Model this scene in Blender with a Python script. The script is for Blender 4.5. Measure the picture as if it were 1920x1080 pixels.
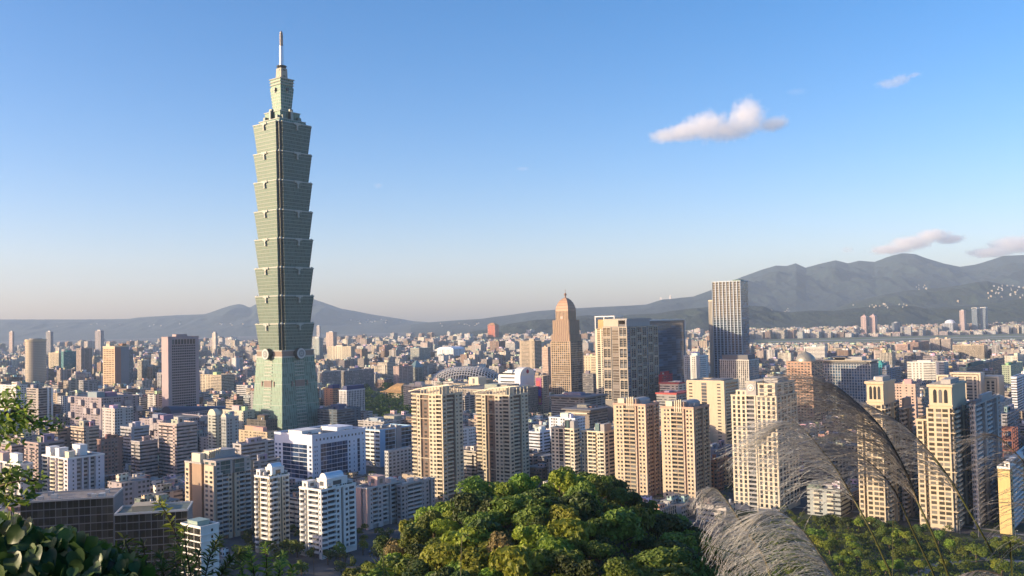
import bpy, math, random
import numpy as np
from mathutils import Vector, Matrix
random.seed(7)
S = bpy.context.scene
COL = S.collection
for o in list(bpy.data.objects): bpy.data.objects.remove(o)
R_ = math.radians
# ---------------------------------------------------------------- camera
CAMZ = 147.0
FPX = 1700.0                       # focal length in photo pixels (1920 wide)
PITCH, ROLL = R_(2.02), R_(1.27)
cam = bpy.data.cameras.new("camera"); camo = bpy.data.objects.new("camera", cam); COL.objects.link(camo)
cam.sensor_width = 36; cam.lens = 36 * FPX / 1920
cam.clip_start = 0.1; cam.clip_end = 90000
F_ = Vector((0, math.cos(PITCH), math.sin(PITCH)))
U0 = Vector((0, -math.sin(PITCH), math.cos(PITCH))); X0 = Vector((1, 0, 0))
RV = X0 * math.cos(ROLL) - U0 * math.sin(ROLL)
UV_ = U0 * math.cos(ROLL) + X0 * math.sin(ROLL)
camo.matrix_world = Matrix(((RV.x, UV_.x, -F_.x, 0), (RV.y, UV_.y, -F_.y, 0), (RV.z, UV_.z, -F_.z, CAMZ), (0, 0, 0, 1)))
S.camera = camo
# ---------------------------------------------------------------- sky, sun, exposure
SUN_EL, SUN_AZ = R_(12), R_(104)   # azimuth counted to the left of the view direction (+Y)
w = bpy.data.worlds.new("World"); S.world = w; w.use_nodes = True
nt = w.node_tree; bg = nt.nodes["Background"]
sky = nt.nodes.new("ShaderNodeTexSky"); sky.sky_type = 'NISHITA'; sky.sun_disc = False
sky.sun_elevation = SUN_EL; sky.sun_rotation = -SUN_AZ
sky.altitude = 100; sky.air_density = 0.85; sky.dust_density = 1.5; sky.ozone_density = 2.2
hs = nt.nodes.new('ShaderNodeHueSaturation'); hs.inputs['Saturation'].default_value = 1.36; nt.links.new(sky.outputs[0], hs.inputs['Color']); tn = nt.nodes.new('ShaderNodeMix'); tn.data_type = 'RGBA'; tn.blend_type = 'MULTIPLY'; tn.inputs[0].default_value = 1.0; tn.inputs[7].default_value = (1.2, 0.94, 0.985, 1); nt.links.new(hs.outputs[0], tn.inputs[6]); nt.links.new(tn.outputs[2], bg.inputs[0]); bg.inputs[1].default_value = 0.138
sl = bpy.data.lights.new("sun", 'SUN'); sl.energy = 4.1; sl.angle = R_(0.5); sl.color = (1.0, 0.79, 0.52)
so = bpy.data.objects.new("sun", sl); COL.objects.link(so)
SD = Vector((-math.sin(SUN_AZ) * math.cos(SUN_EL), math.cos(SUN_AZ) * math.cos(SUN_EL), math.sin(SUN_EL)))
so.rotation_euler = SD.to_track_quat('Z', 'Y').to_euler()
S.view_settings.view_transform = 'Standard'; S.view_settings.look = 'None'
S.view_settings.exposure = 1.05; S.view_settings.gamma = 1.0
S.cycles.max_bounces = 6; S.cycles.diffuse_bounces = 3; S.cycles.glossy_bounces = 3
S.cycles.transmission_bounces = 4; S.cycles.volume_bounces = 5; S.cycles.transparent_max_bounces = 8
S.cycles.caustics_reflective = False; S.cycles.caustics_refractive = False
HAZE_DENSITY = 3.5e-5
# ---------------------------------------------------------------- helpers
def ray(px, py):
    return F_ + RV * ((px - 960) / FPX) + UV_ * ((540 - py) / FPX)
def at(px, py, Y):
    d = ray(px, py); t = Y / d.y
    return Vector((d.x * t, Y, CAMZ + d.z * t))
def ground_at(px, py):
    d = ray(px, py); t = -CAMZ / d.z
    return Vector((d.x * t, d.y * t, 0))
def project(p):
    q = Vector(p) - Vector((0, 0, CAMZ)); z = q.dot(F_)
    return 960 + FPX * q.dot(RV) / z, 540 - FPX * q.dot(UV_) / z, z
def tag(o, label=None, cat=None, group=None, kind=None):
    if label: o["label"] = label
    if cat: o["category"] = cat
    if group: o["group"] = group
    if kind: o["kind"] = kind
    return o
def empty(name, loc=(0, 0, 0), rz=0.0):
    o = bpy.data.objects.new(name, None); COL.objects.link(o); o.location = loc; o.rotation_euler = (0, 0, rz)
    o.empty_display_size = 1.0
    return o
class MB:
    def __init__(s):
        s.v = []; s.f = []; s.m = []; s.mats = []; s.uv = None; s.col = None; s.smooth = False
    def mi(s, mat):
        if mat not in s.mats: s.mats.append(mat)
        return s.mats.index(mat)
    def add(s, vs, fs, mat):
        n = len(s.v); s.v.extend(vs); k = s.mi(mat)
        for f in fs: s.f.append([i + n for i in f]); s.m.append(k)
    def box(s, x0, y0, z0, x1, y1, z1, mat, bottom=True):
        if x1 < x0: x0, x1 = x1, x0
        if y1 < y0: y0, y1 = y1, y0
        vs = [(x0, y0, z0), (x1, y0, z0), (x1, y1, z0), (x0, y1, z0), (x0, y0, z1), (x1, y0, z1), (x1, y1, z1), (x0, y1, z1)]
        fs = [(4, 5, 6, 7), (0, 1, 5, 4), (1, 2, 6, 5), (2, 3, 7, 6), (3, 0, 4, 7)]
        if bottom: fs.append((3, 2, 1, 0))
        s.add(vs, fs, mat)
    def prism(s, pts, z0, z1, mat, top_pts=None, cap=True):
        n = len(pts); tp = top_pts or pts
        vs = [(p[0], p[1], z0) for p in pts] + [(p[0], p[1], z1) for p in tp]
        fs = [(i, (i + 1) % n, n + (i + 1) % n, n + i) for i in range(n)]
        if cap: fs += [tuple(range(n, 2 * n)), tuple(range(n - 1, -1, -1))]
        s.add(vs, fs, mat)
    def cyl(s, cx, cy, z0, z1, r0, r1, n, mat):
        a = [2 * math.pi * i / n for i in range(n)]
        s.prism([(cx + r0 * math.cos(t), cy + r0 * math.sin(t)) for t in a], z0, z1, mat, [(cx + r1 * math.cos(t), cy + r1 * math.sin(t)) for t in a])
    def lathe(s, cx, cy, prof, n, mat):
        vs = []; fs = []
        for r, z in prof:
            for i in range(n):
                t = 2 * math.pi * i / n; vs.append((cx + r * math.cos(t), cy + r * math.sin(t), z))
        for k in range(len(prof) - 1):
            for i in range(n):
                j = (i + 1) % n; fs.append((k * n + i, k * n + j, (k + 1) * n + j, (k + 1) * n + i))
        s.add(vs, fs, mat)
    def tube(s, pts, rad, mat, n=4):
        # tapered tube through points; rad a number or list
        pts = [Vector(p) for p in pts]; m = len(pts)
        rs = rad if isinstance(rad, (list, tuple)) else [rad] * m
        vs = []; fs = []
        for i, p in enumerate(pts):
            t = (pts[min(i + 1, m - 1)] - pts[max(i - 1, 0)])
            if t.length < 1e-9: t = Vector((0, 0, 1))
            t.normalize(); a = t.orthogonal().normalized() if i == 0 else (a - t * a.dot(t)).normalized()
            b = t.cross(a)
            for k in range(n):
                an = 2 * math.pi * k / n; q = p + (a * math.cos(an) + b * math.sin(an)) * rs[i]; vs.append(q[:])
        for i in range(m - 1):
            for k in range(n):
                j = (k + 1) % n; fs.append((i * n + k, i * n + j, (i + 1) * n + j, (i + 1) * n + k))
        fs.append(tuple(range((m - 1) * n, m * n))); fs.append(tuple(range(n - 1, -1, -1)))
        s.add(vs, fs, mat)
    def mesh(s, name):
        me = bpy.data.meshes.new(name); me.from_pydata(s.v, [], s.f)
        for mt in s.mats: me.materials.append(mt)
        if len(s.mats) > 1: me.polygons.foreach_set("material_index", s.m)
        if s.smooth: me.polygons.foreach_set("use_smooth", [True] * len(s.f))
        me.update(); return me
    def build(s, name, parent=None):
        o = bpy.data.objects.new(name, s.mesh(name)); COL.objects.link(o)
        if parent: o.parent = parent
        return o
# ---------------------------------------------------------------- materials
class NT:
    def __init__(s, name):
        s.mat = bpy.data.materials.new(name); s.mat.use_nodes = True; s.t = s.mat.node_tree; s.n = s.t.nodes; s.l = s.t.links
        s.b = s.n["Principled BSDF"]
    def new(s, typ, **kw):
        x = s.n.new(typ)
        for k, v in kw.items(): setattr(x, k, v)
        return x
    def link(s, a, b): s.l.new(a, b)
    def math(s, op, a, b=None, c=None):
        x = s.n.new("ShaderNodeMath"); x.operation = op
        for i, v in enumerate((a, b, c)):
            if v is None: continue
            if isinstance(v, (int, float)): x.inputs[i].default_value = v
            else: s.link(v, x.inputs[i])
        return x.outputs[0]
    def mix(s, fac, a, b, mode='MIX'):
        x = s.n.new("ShaderNodeMix"); x.data_type = 'RGBA'; x.blend_type = mode
        for sock, v in ((x.inputs[0], fac), (x.inputs[6], a), (x.inputs[7], b)):
            if isinstance(v, (int, float)): sock.default_value = v
            elif isinstance(v, tuple): sock.default_value = (*v[:3], 1)
            else: s.link(v, sock)
        return x.outputs[2]
    def noise(s, scale, detail=3, vec=None, stretch=None, rough=0.55):
        x = s.n.new("ShaderNodeTexNoise"); x.inputs["Scale"].default_value = scale; x.inputs["Detail"].default_value = detail; x.inputs["Roughness"].default_value = rough
        if vec is None:
            g = s.n.new("ShaderNodeNewGeometry"); vec = g.outputs["Position"]
        if stretch:
            mp = s.n.new("ShaderNodeMapping"); mp.inputs["Scale"].default_value = stretch; s.link(vec, mp.inputs[0]); vec = mp.outputs[0]
        s.link(vec, x.inputs["Vector"]); return x.outputs["Fac"]
    def ramp(s, fac, *stops):
        x = s.n.new("ShaderNodeValToRGB"); e = x.color_ramp.elements
        while len(e) < len(stops): e.new(0.5)
        for i, (p, c) in enumerate(stops):
            e[i].position = p; e[i].color = (*c, 1) if isinstance(c, tuple) else (c, c, c, 1)
        s.link(fac, x.inputs[0]); return x.outputs[0]
_mc = {}
def cached(fn):
    def g(*a):
        k = (fn.__name__,) + a
        if k not in _mc: _mc[k] = fn(*a)
        return _mc[k]
    return g
@cached
def wall(rgb, rough=0.85, dirt=0.22):
    t = NT("wall_paint")
    n1 = t.noise(0.12, 3); n2 = t.noise(0.6, 3, stretch=(1, 1, 0.12))
    c = t.mix(t.math('MULTIPLY', t.ramp(n2, (0.42, 0.0), (0.75, 1.0)), dirt), rgb, tuple(x * 0.45 for x in rgb))
    c = t.mix(t.ramp(n1, (0.3, 0.0), (0.7, 0.22)), c, tuple(min(1, x * 1.25) for x in rgb))
    t.link(c, t.b.inputs["Base Color"]); t.b.inputs["Roughness"].default_value = rough
    return t.mat
@cached
def glass(rgb, rough=0.12, bright=0.25, ior=1.6):
    # window glass: dark rooms behind, a few panes with pale curtains
    t = NT("window_glass")
    g = t.new("ShaderNodeNewGeometry"); oi = t.new("ShaderNodeObjectInfo")
    r = t.math('FRACT', t.math('ADD', g.outputs["Random Per Island"], oi.outputs["Random"]))
    pale = tuple(min(0.6, x * 2.2 + 0.10 * bright / 0.25) for x in rgb)
    c = t.mix(t.ramp(r, (0.55, 0.0), (0.98, 1.0)), rgb, pale)
    t.link(c, t.b.inputs["Base Color"]); t.b.inputs["Roughness"].default_value = rough; t.b.inputs["IOR"].default_value = ior
    return t.mat
@cached
def metal(rgb, rough=0.4, met=0.6):
    t = NT("metal"); t.b.inputs["Base Color"].default_value = (*rgb, 1); t.b.inputs["Roughness"].default_value = rough; t.b.inputs["Metallic"].default_value = met
    n = t.noise(2.0, 2); c = t.mix(t.math('MULTIPLY', n, 0.3), rgb, tuple(x * 0.7 for x in rgb)); t.link(c, t.b.inputs["Base Color"])
    return t.mat
@cached
def roofing(rgb):
    t = NT("roof_surface"); n1 = t.noise(0.35, 4); n2 = t.noise(2.5, 2)
    c = t.mix(t.ramp(n1, (0.35, 0.0), (0.7, 1.0)), tuple(x * 0.7 for x in rgb), tuple(min(1, x * 1.3) for x in rgb))
    c = t.mix(t.ramp(n2, (0.5, 0.0), (0.8, 0.35)), c, (0.08, 0.08, 0.08)); t.link(c, t.b.inputs["Base Color"]); t.b.inputs["Roughness"].default_value = 0.9
    return t.mat
@cached
def plain(rgb, rough=0.7):
    t = NT("painted_surface"); n = t.noise(1.5, 2); c = t.mix(t.math('MULTIPLY', n, 0.35), rgb, tuple(x * 0.7 for x in rgb))
    t.link(c, t.b.inputs["Base Color"]); t.b.inputs["Roughness"].default_value = rough; return t.mat
@cached
def leafmat(a, b, trans=0.3, rough=0.55, spec=0.35):
    t = NT("leaves")
    g = t.new("ShaderNodeNewGeometry"); oi = t.new("ShaderNodeObjectInfo")
    c = t.mix(g.outputs["Random Per Island"], a, b)
    hs = t.new("ShaderNodeHueSaturation"); t.link(c, hs.inputs["Color"])
    t.link(t.math('MULTIPLY_ADD', oi.outputs["Random"], 0.05, 0.475), hs.inputs["Hue"])
    t.link(t.math('MULTIPLY_ADD', oi.outputs["Random"], 0.7, 0.65), hs.inputs["Value"])
    t.link(hs.outputs[0], t.b.inputs["Base Color"]); t.b.inputs["Roughness"].default_value = rough; t.b.inputs["Specular IOR Level"].default_value = spec
    tr = t.new("ShaderNodeBsdfTranslucent"); t.link(hs.outputs[0], tr.inputs[0]); mx = t.new("ShaderNodeMixShader"); mx.inputs[0].default_value = trans
    out = t.n["Material Output"]; t.link(t.b.outputs[0], mx.inputs[1]); t.link(tr.outputs[0], mx.inputs[2]); t.link(mx.outputs[0], out.inputs[0])
    return t.mat
BARK = wall((0.10, 0.075, 0.05), 0.95, 0.4)
# ---------------------------------------------------------------- ground, hillside, mountains
def interp(x, pts):
    return float(np.interp(x, [p[0] for p in pts], [p[1] for p in pts]))
def hash2(ix, iy):
    n = np.sin(ix * 127.1 + iy * 311.7) * 43758.5453
    return n - np.floor(n)
def vnoise(x, y):
    x = np.asarray(x, float); y = np.asarray(y, float)
    ix = np.floor(x); iy = np.floor(y); fx = x - ix; fy = y - iy
    fx = fx * fx * (3 - 2 * fx); fy = fy * fy * (3 - 2 * fy)
    a = hash2(ix, iy); b = hash2(ix + 1, iy); c = hash2(ix, iy + 1); d = hash2(ix + 1, iy + 1)
    return (a * (1 - fx) + b * fx) * (1 - fy) + (c * (1 - fx) + d * fx) * fy
def ridged(x, y, oct=4):
    s = 0; amp = 0.5; f = 1.0
    for i in range(oct):
        s = s + amp * (1 - np.abs(2 * vnoise(x * f + i * 17.3, y * f + i * 9.1) - 1)); amp *= 0.5; f *= 2.03
    return s
def grid_mesh(name, P, mat, smooth=True):
    ny, nx, _ = P.shape
    me = bpy.data.meshes.new(name)
    idx = np.arange(ny * nx).reshape(ny, nx)
    q = np.stack([idx[:-1, :-1], idx[:-1, 1:], idx[1:, 1:], idx[1:, :-1]], -1).reshape(-1, 4)
    me.from_pydata(P.reshape(-1, 3).tolist(), [], q.tolist())
    me.materials.append(mat)
    if smooth: me.polygons.foreach_set("use_smooth", [True] * len(me.polygons))
    me.update(); o = bpy.data.objects.new(name, me); COL.objects.link(o); return o
def mat_ground():
    t = NT("city_ground")
    n1 = t.noise(0.004, 4); n2 = t.noise(0.05, 4); n3 = t.noise(0.4, 2)
    c = t.mix(t.ramp(n2, (0.4, 0.0), (0.62, 1.0)), (0.055, 0.055, 0.058), (0.13, 0.125, 0.12))
    c = t.mix(t.ramp(n1, (0.55, 0.0), (0.62, 1.0)), c, (0.03, 0.045, 0.022))
    c = t.mix(t.ramp(n3, (0.3, 0.0), (0.8, 0.4)), c, (0.05, 0.05, 0.05))
    t.link(c, t.b.inputs["Base Color"]); t.b.inputs["Roughness"].default_value = 0.9; return t.mat
def mat_forest(a, b, sc):
    t = NT("forested_slope")
    n1 = t.noise(sc, 6, rough=0.7); n2 = t.noise(sc * 12, 3)
    c = t.mix(t.ramp(n1, (0.35, 0.0), (0.65, 1.0)), a, b)
    c = t.mix(t.ramp(n2, (0.35, 0.0), (0.7, 0.5)), c, tuple(x * 0.5 for x in a))
    t.link(c, t.b.inputs["Base Color"]); t.b.inputs["Roughness"].default_value = 0.95
    bm = t.new("ShaderNodeBump"); bm.inputs["Strength"].default_value = 0.9; bm.inputs["Distance"].default_value = 12; t.link(n2, bm.inputs["Height"]); t.link(bm.outputs[0], t.b.inputs["Normal"])
    return t.mat
xs = np.concatenate([np.linspace(-16000, -2000, 12), np.linspace(-1500, 1500, 9), np.linspace(2000, 16000, 12)])
ys = np.concatenate([np.linspace(-900, 2000, 9), np.linspace(3000, 20500, 14)])
P = np.zeros((len(ys), len(xs), 3)); P[..., 0] = xs[None]; P[..., 1] = ys[:, None]
tag(grid_mesh("ground", P, mat_ground()), kind="structure")
def hill_z(X, Y):
    crest = np.interp(Y, [-60, -20, -3, 3, 30, 60, 100, 150, 200, 240, 280, 330, 400, 450], [175, 158, 145.6, 143.5, 123, 109, 99, 94, 97.5, 98, 88, 60, 18, -2])
    wd = np.interp(Y, [-60, 0, 60, 120, 230, 330, 450], [260, 190, 120, 92, 82, 90, 110])
    xc = np.interp(Y, [0, 150, 250, 400], [0, 6, 8, 14])
    dx = np.abs(X - xc) / wd
    z = crest * np.exp(-dx ** 2.3)
    z = z + 2.5 * (vnoise(X * 0.05, Y * 0.05) - 0.5) * np.clip(Y / 60, 0, 1)
    return z - 1.5 * np.clip((dx - 1.6) * 3, 0, 1)
gx = np.linspace(-420, 460, 150); gy = np.linspace(-60, 470, 120)
GX, GY = np.meshgrid(gx, gy)
P = np.stack([GX, GY, hill_z(GX, GY)], -1)
def mat_slope():
    t = NT("hillside_soil"); n1 = t.noise(0.3, 5); n2 = t.noise(2.0, 3)
    c = t.mix(t.ramp(n1, (0.35, 0.0), (0.65, 1.0)), (0.02, 0.035, 0.012), (0.045, 0.06, 0.022)); c = t.mix(t.ramp(n2, (0.5, 0.0), (0.8, 0.4)), c, (0.07, 0.055, 0.035))
    t.link(c, t.b.inputs["Base Color"]); t.b.inputs["Roughness"].default_value = 0.95; return t.mat
tag(grid_mesh("hillside", P, mat_slope()), kind="structure")
def mountain(name, prof, Y0, front, back, mat, nx=220, nd=60, amp=0.55, fs=900.0, foot=0.0, pw=1.15):
    """Heightfield range whose crest, at distance Y0, follows prof (photo px, py); spurs run down both sides."""
    px0, px1 = prof[0][0], prof[-1][0]
    cx = np.linspace(px0, px1, nx)
    t = np.concatenate([np.linspace(-1, 0, nd), np.linspace(0, 1, nd // 2)[1:]])
    P = np.zeros((len(t), nx, 3))
    for i, px in enumerate(cx):
        c = at(px, interp(px, prof), Y0)
        k = c.x / Y0
        dep = np.where(t < 0, t * front, t * back)
        Y = Y0 + dep; X = k * Y
        rd = ridged(X / fs, Y / (fs * 1.6)); rd2 = ridged(X / (fs * 0.3) + 5, Y / (fs * 0.45), 3)
        a = np.abs(t)
        shape = (1 - a) ** pw
        h = (c.z - foot) * shape * (1 + amp * (rd - 0.55) * np.clip(a * 3, 0, 1) + 0.22 * amp * (rd2 - 0.5) * np.clip(a * 6, 0.06, 1)) + foot * (1 - a)
        P[:, i, 0] = X; P[:, i, 1] = Y; P[:, i, 2] = np.where(a > 0.985, -3.0, h)
    return tag(grid_mesh(name, P, mat), kind="structure")
FOREST = mat_forest((0.006, 0.018, 0.021), (0.020, 0.042, 0.038), 0.0015)  # far slopes: the blue of distant haze is mixed into the forest colours
FOREST2 = mat_forest((0.008, 0.020, 0.015), (0.026, 0.046, 0.026), 0.004)
mountain("far_mountain_ridge", [(-420, 604), (-200, 601), (0, 599), (150, 599), (240, 598), (262, 595), (330, 591), (385, 589), (410, 580), (432, 573), (448, 570), (458, 572), (468, 577), (482, 569), (530, 561), (575, 557), (590, 562), (606, 567), (640, 579), (665, 583), (700, 590), (740, 596), (775, 602), (830, 606), (900, 609)], 16500, 3600, 3500, FOREST, nx=320, amp=0.8)
mountain("long_mountain_slope", [(770, 609), (810, 604), (850, 601), (900, 598), (960, 590), (1000, 584), (1050, 580), (1100, 577), (1180, 573), (1212, 571), (1240, 562), (1270, 559), (1300, 556), (1325, 547), (1360, 532), (1400, 525), (1460, 545), (1550, 575)], 12500, 3300, 3500, FOREST, nx=300, amp=0.75)
mountain("volcanic_mountains", [(1240, 590), (1320, 550), (1360, 532), (1392, 519), (1430, 505), (1455, 498), (1475, 499), (1492, 494), (1510, 502), (1545, 493), (1567, 488), (1590, 494), (1610, 489), (1640, 491), (1660, 483), (1690, 475), (1715, 476), (1740, 485), (1770, 494), (1800, 500), (1830, 496), (1860, 487), (1880, 480), (1920, 478), (2020, 468), (2150, 490), (2350, 520)], 14500, 5000, 4500, FOREST, nx=420, nd=120, amp=0.75, fs=900.0)
mountain("green_foothills", [(1480, 592), (1560, 580), (1600, 566), (1660, 552), (1700, 545), (1760, 540), (1800, 535), (1830, 529), (1852, 527), (1880, 533), (1920, 540), (2000, 530), (2200, 545)], 9800, 2300, 2500, FOREST2, nx=320, nd=80, amp=0.75, fs=560.0)
mountain("near_hills", [(880, 622), (920, 616), (950, 608), (1000, 600), (1050, 597), (1100, 591), (1150, 594), (1180, 590), (1230, 588), (1260, 583), (1300, 578), (1335, 575), (1400, 573), (1430, 574), (1450, 582), (1480, 586), (1520, 582), (1560, 583), (1600, 578), (1640, 574), (1700, 572), (1740, 578), (1790, 574), (1850, 572), (1880, 566), (1920, 559), (2000, 550), (2200, 560)], 7600, 1250, 1500, FOREST2, nx=420, nd=80, amp=0.75, fs=330.0, pw=0.9)
# ---------------------------------------------------------------- building kit
YAW = math.atan2(0.79, 0.61)                  # the street grid: local +x runs back to the right, local +y back to the left
_unit = {}
def unit_mesh(shape, mat):
    k = (shape, mat.name)
    if k not in _unit:
        m = MB()
        if shape == 'box': m.box(-.5, -.5, -.5, .5, .5, .5, mat)
        elif shape == 'bow':                  # half disc bulging towards -y, for curved balconies
            n = 7; m.prism([(-.5 + 0, 0)] + [(-.5 * math.cos(math.pi * i / n), -math.sin(math.pi * i / n)) for i in range(1, n)] + [(.5, 0)], -.5, .5, mat)
        elif shape == 'arch':                 # arched pane in the xz plane, thin in y
            pts = [(-.5, -.5), (.5, -.5)] + [(.5 * math.cos(math.pi * i / 8), .3 + .2 * math.sin(math.pi * i / 8)) for i in range(0, 9)]
            n = len(pts); m.add([(p[0], -.5, p[1]) for p in pts] + [(p[0], .5, p[1]) for p in pts], [tuple(range(n)), tuple(range(2 * n - 1, n - 1, -1))] + [((i + 1) % n, i, n + i, n + (i + 1) % n) for i in range(n)], mat)
        _unit[k] = (m.mesh(shape), m.v, m.f)
    return _unit[k]
ACM = plain((.55, .54, .52))
HEROES = []                                   # (x0, x1, ytop, ybottom, depth, description) for the generic city to stay clear of
FOOT = []                                     # footprints (world centre, axes, half sizes)
CTYPE = {'w': 1.0, 'W': 1.5, 'n': 0.8, 'v': 0.9, '.': 0.7, ',': 0.3, 'd': 0.6, 'D': 1.1, 'b': 1.4, 'B': 2.0, 'c': 1.6, 'g': 1.1, 'G': 2.2, 'p': 0.35}
class Bld:
    def __init__(s, name, label, xl, xc, xr, ytop, D, cat="building", group=None, yaw=YAW, vb=None, short=None, wL=None):
        c = at(xc, ytop, D); s.H = c.z; s.D = D
        s.root = tag(empty(name, (c.x, D, 0), yaw), label, cat, group)
        s.root.rotation_euler = (0, 0, yaw)
        dR = Vector((math.cos(yaw), math.sin(yaw))); dL = Vector((-math.sin(yaw), math.cos(yaw)))
        def ext(px, d):
            r = ray(px, ytop + 40); k = r.x / r.y
            den = d.x - k * d.y
            return (k * D - c.x) / den if abs(den) > 1e-6 else 20
        s.wL = min(400, max(3, ext(xl, dL))); s.wR = min(400, max(3, ext(xr, dR)))
        if wL: s.wL = wL
        s.walls = MB(); s.trim = MB(); s.el = {}; s.extra = []; s.fl = 3.3
        HEROES.append((xl, xr, ytop, vb or (project((c.x, D, 0))[1]), D, short or label))
        FOOT.append((Vector((c.x, D)) + dR * s.wR / 2 + dL * s.wL / 2, dR, dL, s.wR / 2, s.wL / 2))
    def el_add(s, kind, mat, cen, size, shape='box', rz=0.0): s.el.setdefault(kind, []).append((shape, mat, cen, size, rz))
    def rb(s, side, u0, u1, d0, d1, za, zb, r):
        x0, y0, x1, y1 = r
        if side == 'L': return (x0 + d0, y1 - u1, za, x0 + d1, y1 - u0, zb)
        return (x0 + u0, y0 + d0, za, x0 + u1, y0 + d1, zb)
    def el_rect(s, kind, mat, side, u0, u1, d0, d1, za, zb, r, shape='box'):
        a = s.rb(side, u0, u1, d0, d1, za, zb, r)
        cen = ((a[0] + a[3]) / 2, (a[1] + a[4]) / 2, (a[2] + a[5]) / 2); sz = (a[3] - a[0], a[4] - a[1], a[5] - a[2])
        if shape == 'bow':
            if side == 'L': s.el_add(kind, mat, (r[0] + d1, cen[1], cen[2]), (sz[1], d1 - d0, sz[2]), 'bow', -math.pi / 2)
            else: s.el_add(kind, mat, (cen[0], r[1] + d1, cen[2]), (sz[0], d1 - d0, sz[2]), 'bow', 0)
        elif shape == 'arch':
            if side == 'L': s.el_add(kind, mat, cen, (sz[1], sz[0], sz[2]), 'arch', -math.pi / 2)
            else: s.el_add(kind, mat, cen, sz, 'arch', 0)
        else: s.el_add(kind, mat, cen, sz)
    def body(s, mat, L, R, z0=0, z1=None, rect=None, fl=None, rec=1.3, gm=None, core=None, over={}, bal=None, base=1, ww=0.56, wh=0.5, ledge=0, bands=0, bandmat=None, top=0, balh=1.05):
        z1 = s.H if z1 is None else z1; fl = fl or s.fl
        r = rect or (0, 0, s.wR, s.wL); x0, y0, x1, y1 = r
        gm = gm or glass((0.03, 0.035, 0.04)); bal = bal or mat
        wL, wR = y1 - y0, x1 - x0
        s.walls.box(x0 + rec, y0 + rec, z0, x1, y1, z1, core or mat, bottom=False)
        nf = max(1, int(round((z1 - z0) / fl))); fh = (z1 - z0) / nf
        solid = lambda ch: ch not in 'dDbB'
        Lsolid = L and solid(L[-1])
        for side, spec, W in (('L', L, wL), ('R', R, wR)):
            if not spec: continue
            tot = sum(CTYPE[c] for c in spec); u = 0; runs = []
            for ch in spec:
                u2 = u + CTYPE[ch] * W / tot
                if solid(ch):
                    m = over.get(ch, mat)
                    if runs and runs[-1][2] is m and abs(runs[-1][1] - u) < 1e-6: runs[-1][1] = u2
                    else: runs.append([u, u2, m])
                cw = u2 - u; mid = (u + u2) / 2
                for i in range(base, nf - top):
                    zf = z0 + i * fh
                    zc = zf + fh * 0.52
                    if ch in 'wWnv':
                        fw = {'w': ww, 'W': 0.84, 'n': 0.36, 'v': 0.70}[ch] * cw / 2; hh = {'w': wh, 'W': wh, 'n': wh * .8, 'v': 0.74}[ch] * fh / 2
                        s.el_rect('window', gm, side, mid - fw, mid + fw, -0.05, 0.03, zc - hh, zc + hh, r)
                        if s.D < 900 and random.random() < .16: s.el_rect('air_conditioner', ACM, side, mid - .1, mid + .8, -.55, -.05, zc - hh - .75, zc - hh - .12, r)
                    elif ch in 'gG':
                        n = 1 if ch == 'g' else 2
                        for k in range(n):
                            a = u + 0.1 + (cw - .2) * k / n; b = u + 0.1 + (cw - .2) * (k + 1) / n - 0.12
                            s.el_rect('window', gm, side, a, b, -0.05, 0.03, zf + 0.35, zf + fh - 0.12, r)
                    elif ch == 'D':
                        s.el_rect('window', gm, side, u + cw * .18, u2 - cw * .18, rec - 0.05, rec + .03, zc - fh * .24, zc + fh * .24, r)
                    elif ch in 'bB':
                        s.el_rect('window', gm, side, u + cw * .08, u2 - cw * .08, rec - 0.05, rec + .03, zf + .2, zf + fh * .82, r)
                        s.el_rect('balcony', bal, side, u + .03, u2 - .03, -0.35, rec - .06, zf - .2, zf + balh, r)
                    elif ch == 'c':
                        s.el_rect('window', gm, side, u + cw * .1, u2 - cw * .1, -0.05, .03, zf + .3, zf + fh * .84, r)
                        s.el_rect('balcony', bal, side, u + cw * .04, u2 - cw * .04, -1.5, 0.0, zf - .2, zf + balh, r, 'bow')
                if ch == 'p':
                    a = s.rb(side, u + .02, u2 - .02, -0.55, -0.003, z0, z1, r); s.trim.box(*a, over.get('p', bandmat or mat))
                u = u2
            for a, b, m in runs:
                if side == 'R' and Lsolid and a < rec: a = rec
                if b - a > .05: s.walls.box(*s.rb(side, a, b, 0, rec, z0, z1, r), m, bottom=False)
            if bands:
                for i in range(1, nf):
                    if i % bands == 0: s.trim.box(*s.rb(side, 0.02 if side == 'L' else .3, W - .02, -0.30, -0.003, z0 + i * fh - .25, z0 + i * fh + .3, r), bandmat or mat)
            if ledge:
                for i in range(1, nf):
                    s.trim.box(*s.rb(side, 0.05 if side == 'L' else .2, W - .05, -ledge, -0.004, z0 + i * fh - .12, z0 + i * fh + .12, r), bandmat or mat)
    def parapet(s, mat, z=None, rect=None, h=1.2, over=0.25, roofm=None):
        z = s.H if z is None else z; x0, y0, x1, y1 = rect or (0, 0, s.wR, s.wL); t = .35
        m = MB(); o = over
        m.box(x0 - o, y0 - o, z + .02, x0 + t, y1 + o, z + h, mat); m.box(x1 - t, y0 - o, z + .02, x1 + o, y1 + o, z + h, mat)
        m.box(x0 + t, y0 - o, z + .02, x1 - t, y0 + t, z + h, mat); m.box(x0 + t, y1 - t, z + .02, x1 - t, y1 + o, z + h, mat)
        m.box(x0 + t + .02, y0 + t + .02, z + .01, x1 - t - .02, y1 - t - .02, z + .12, roofm or roofing((0.2, 0.19, 0.18)), bottom=False)
        s.extra.append(('roof', m))
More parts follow.
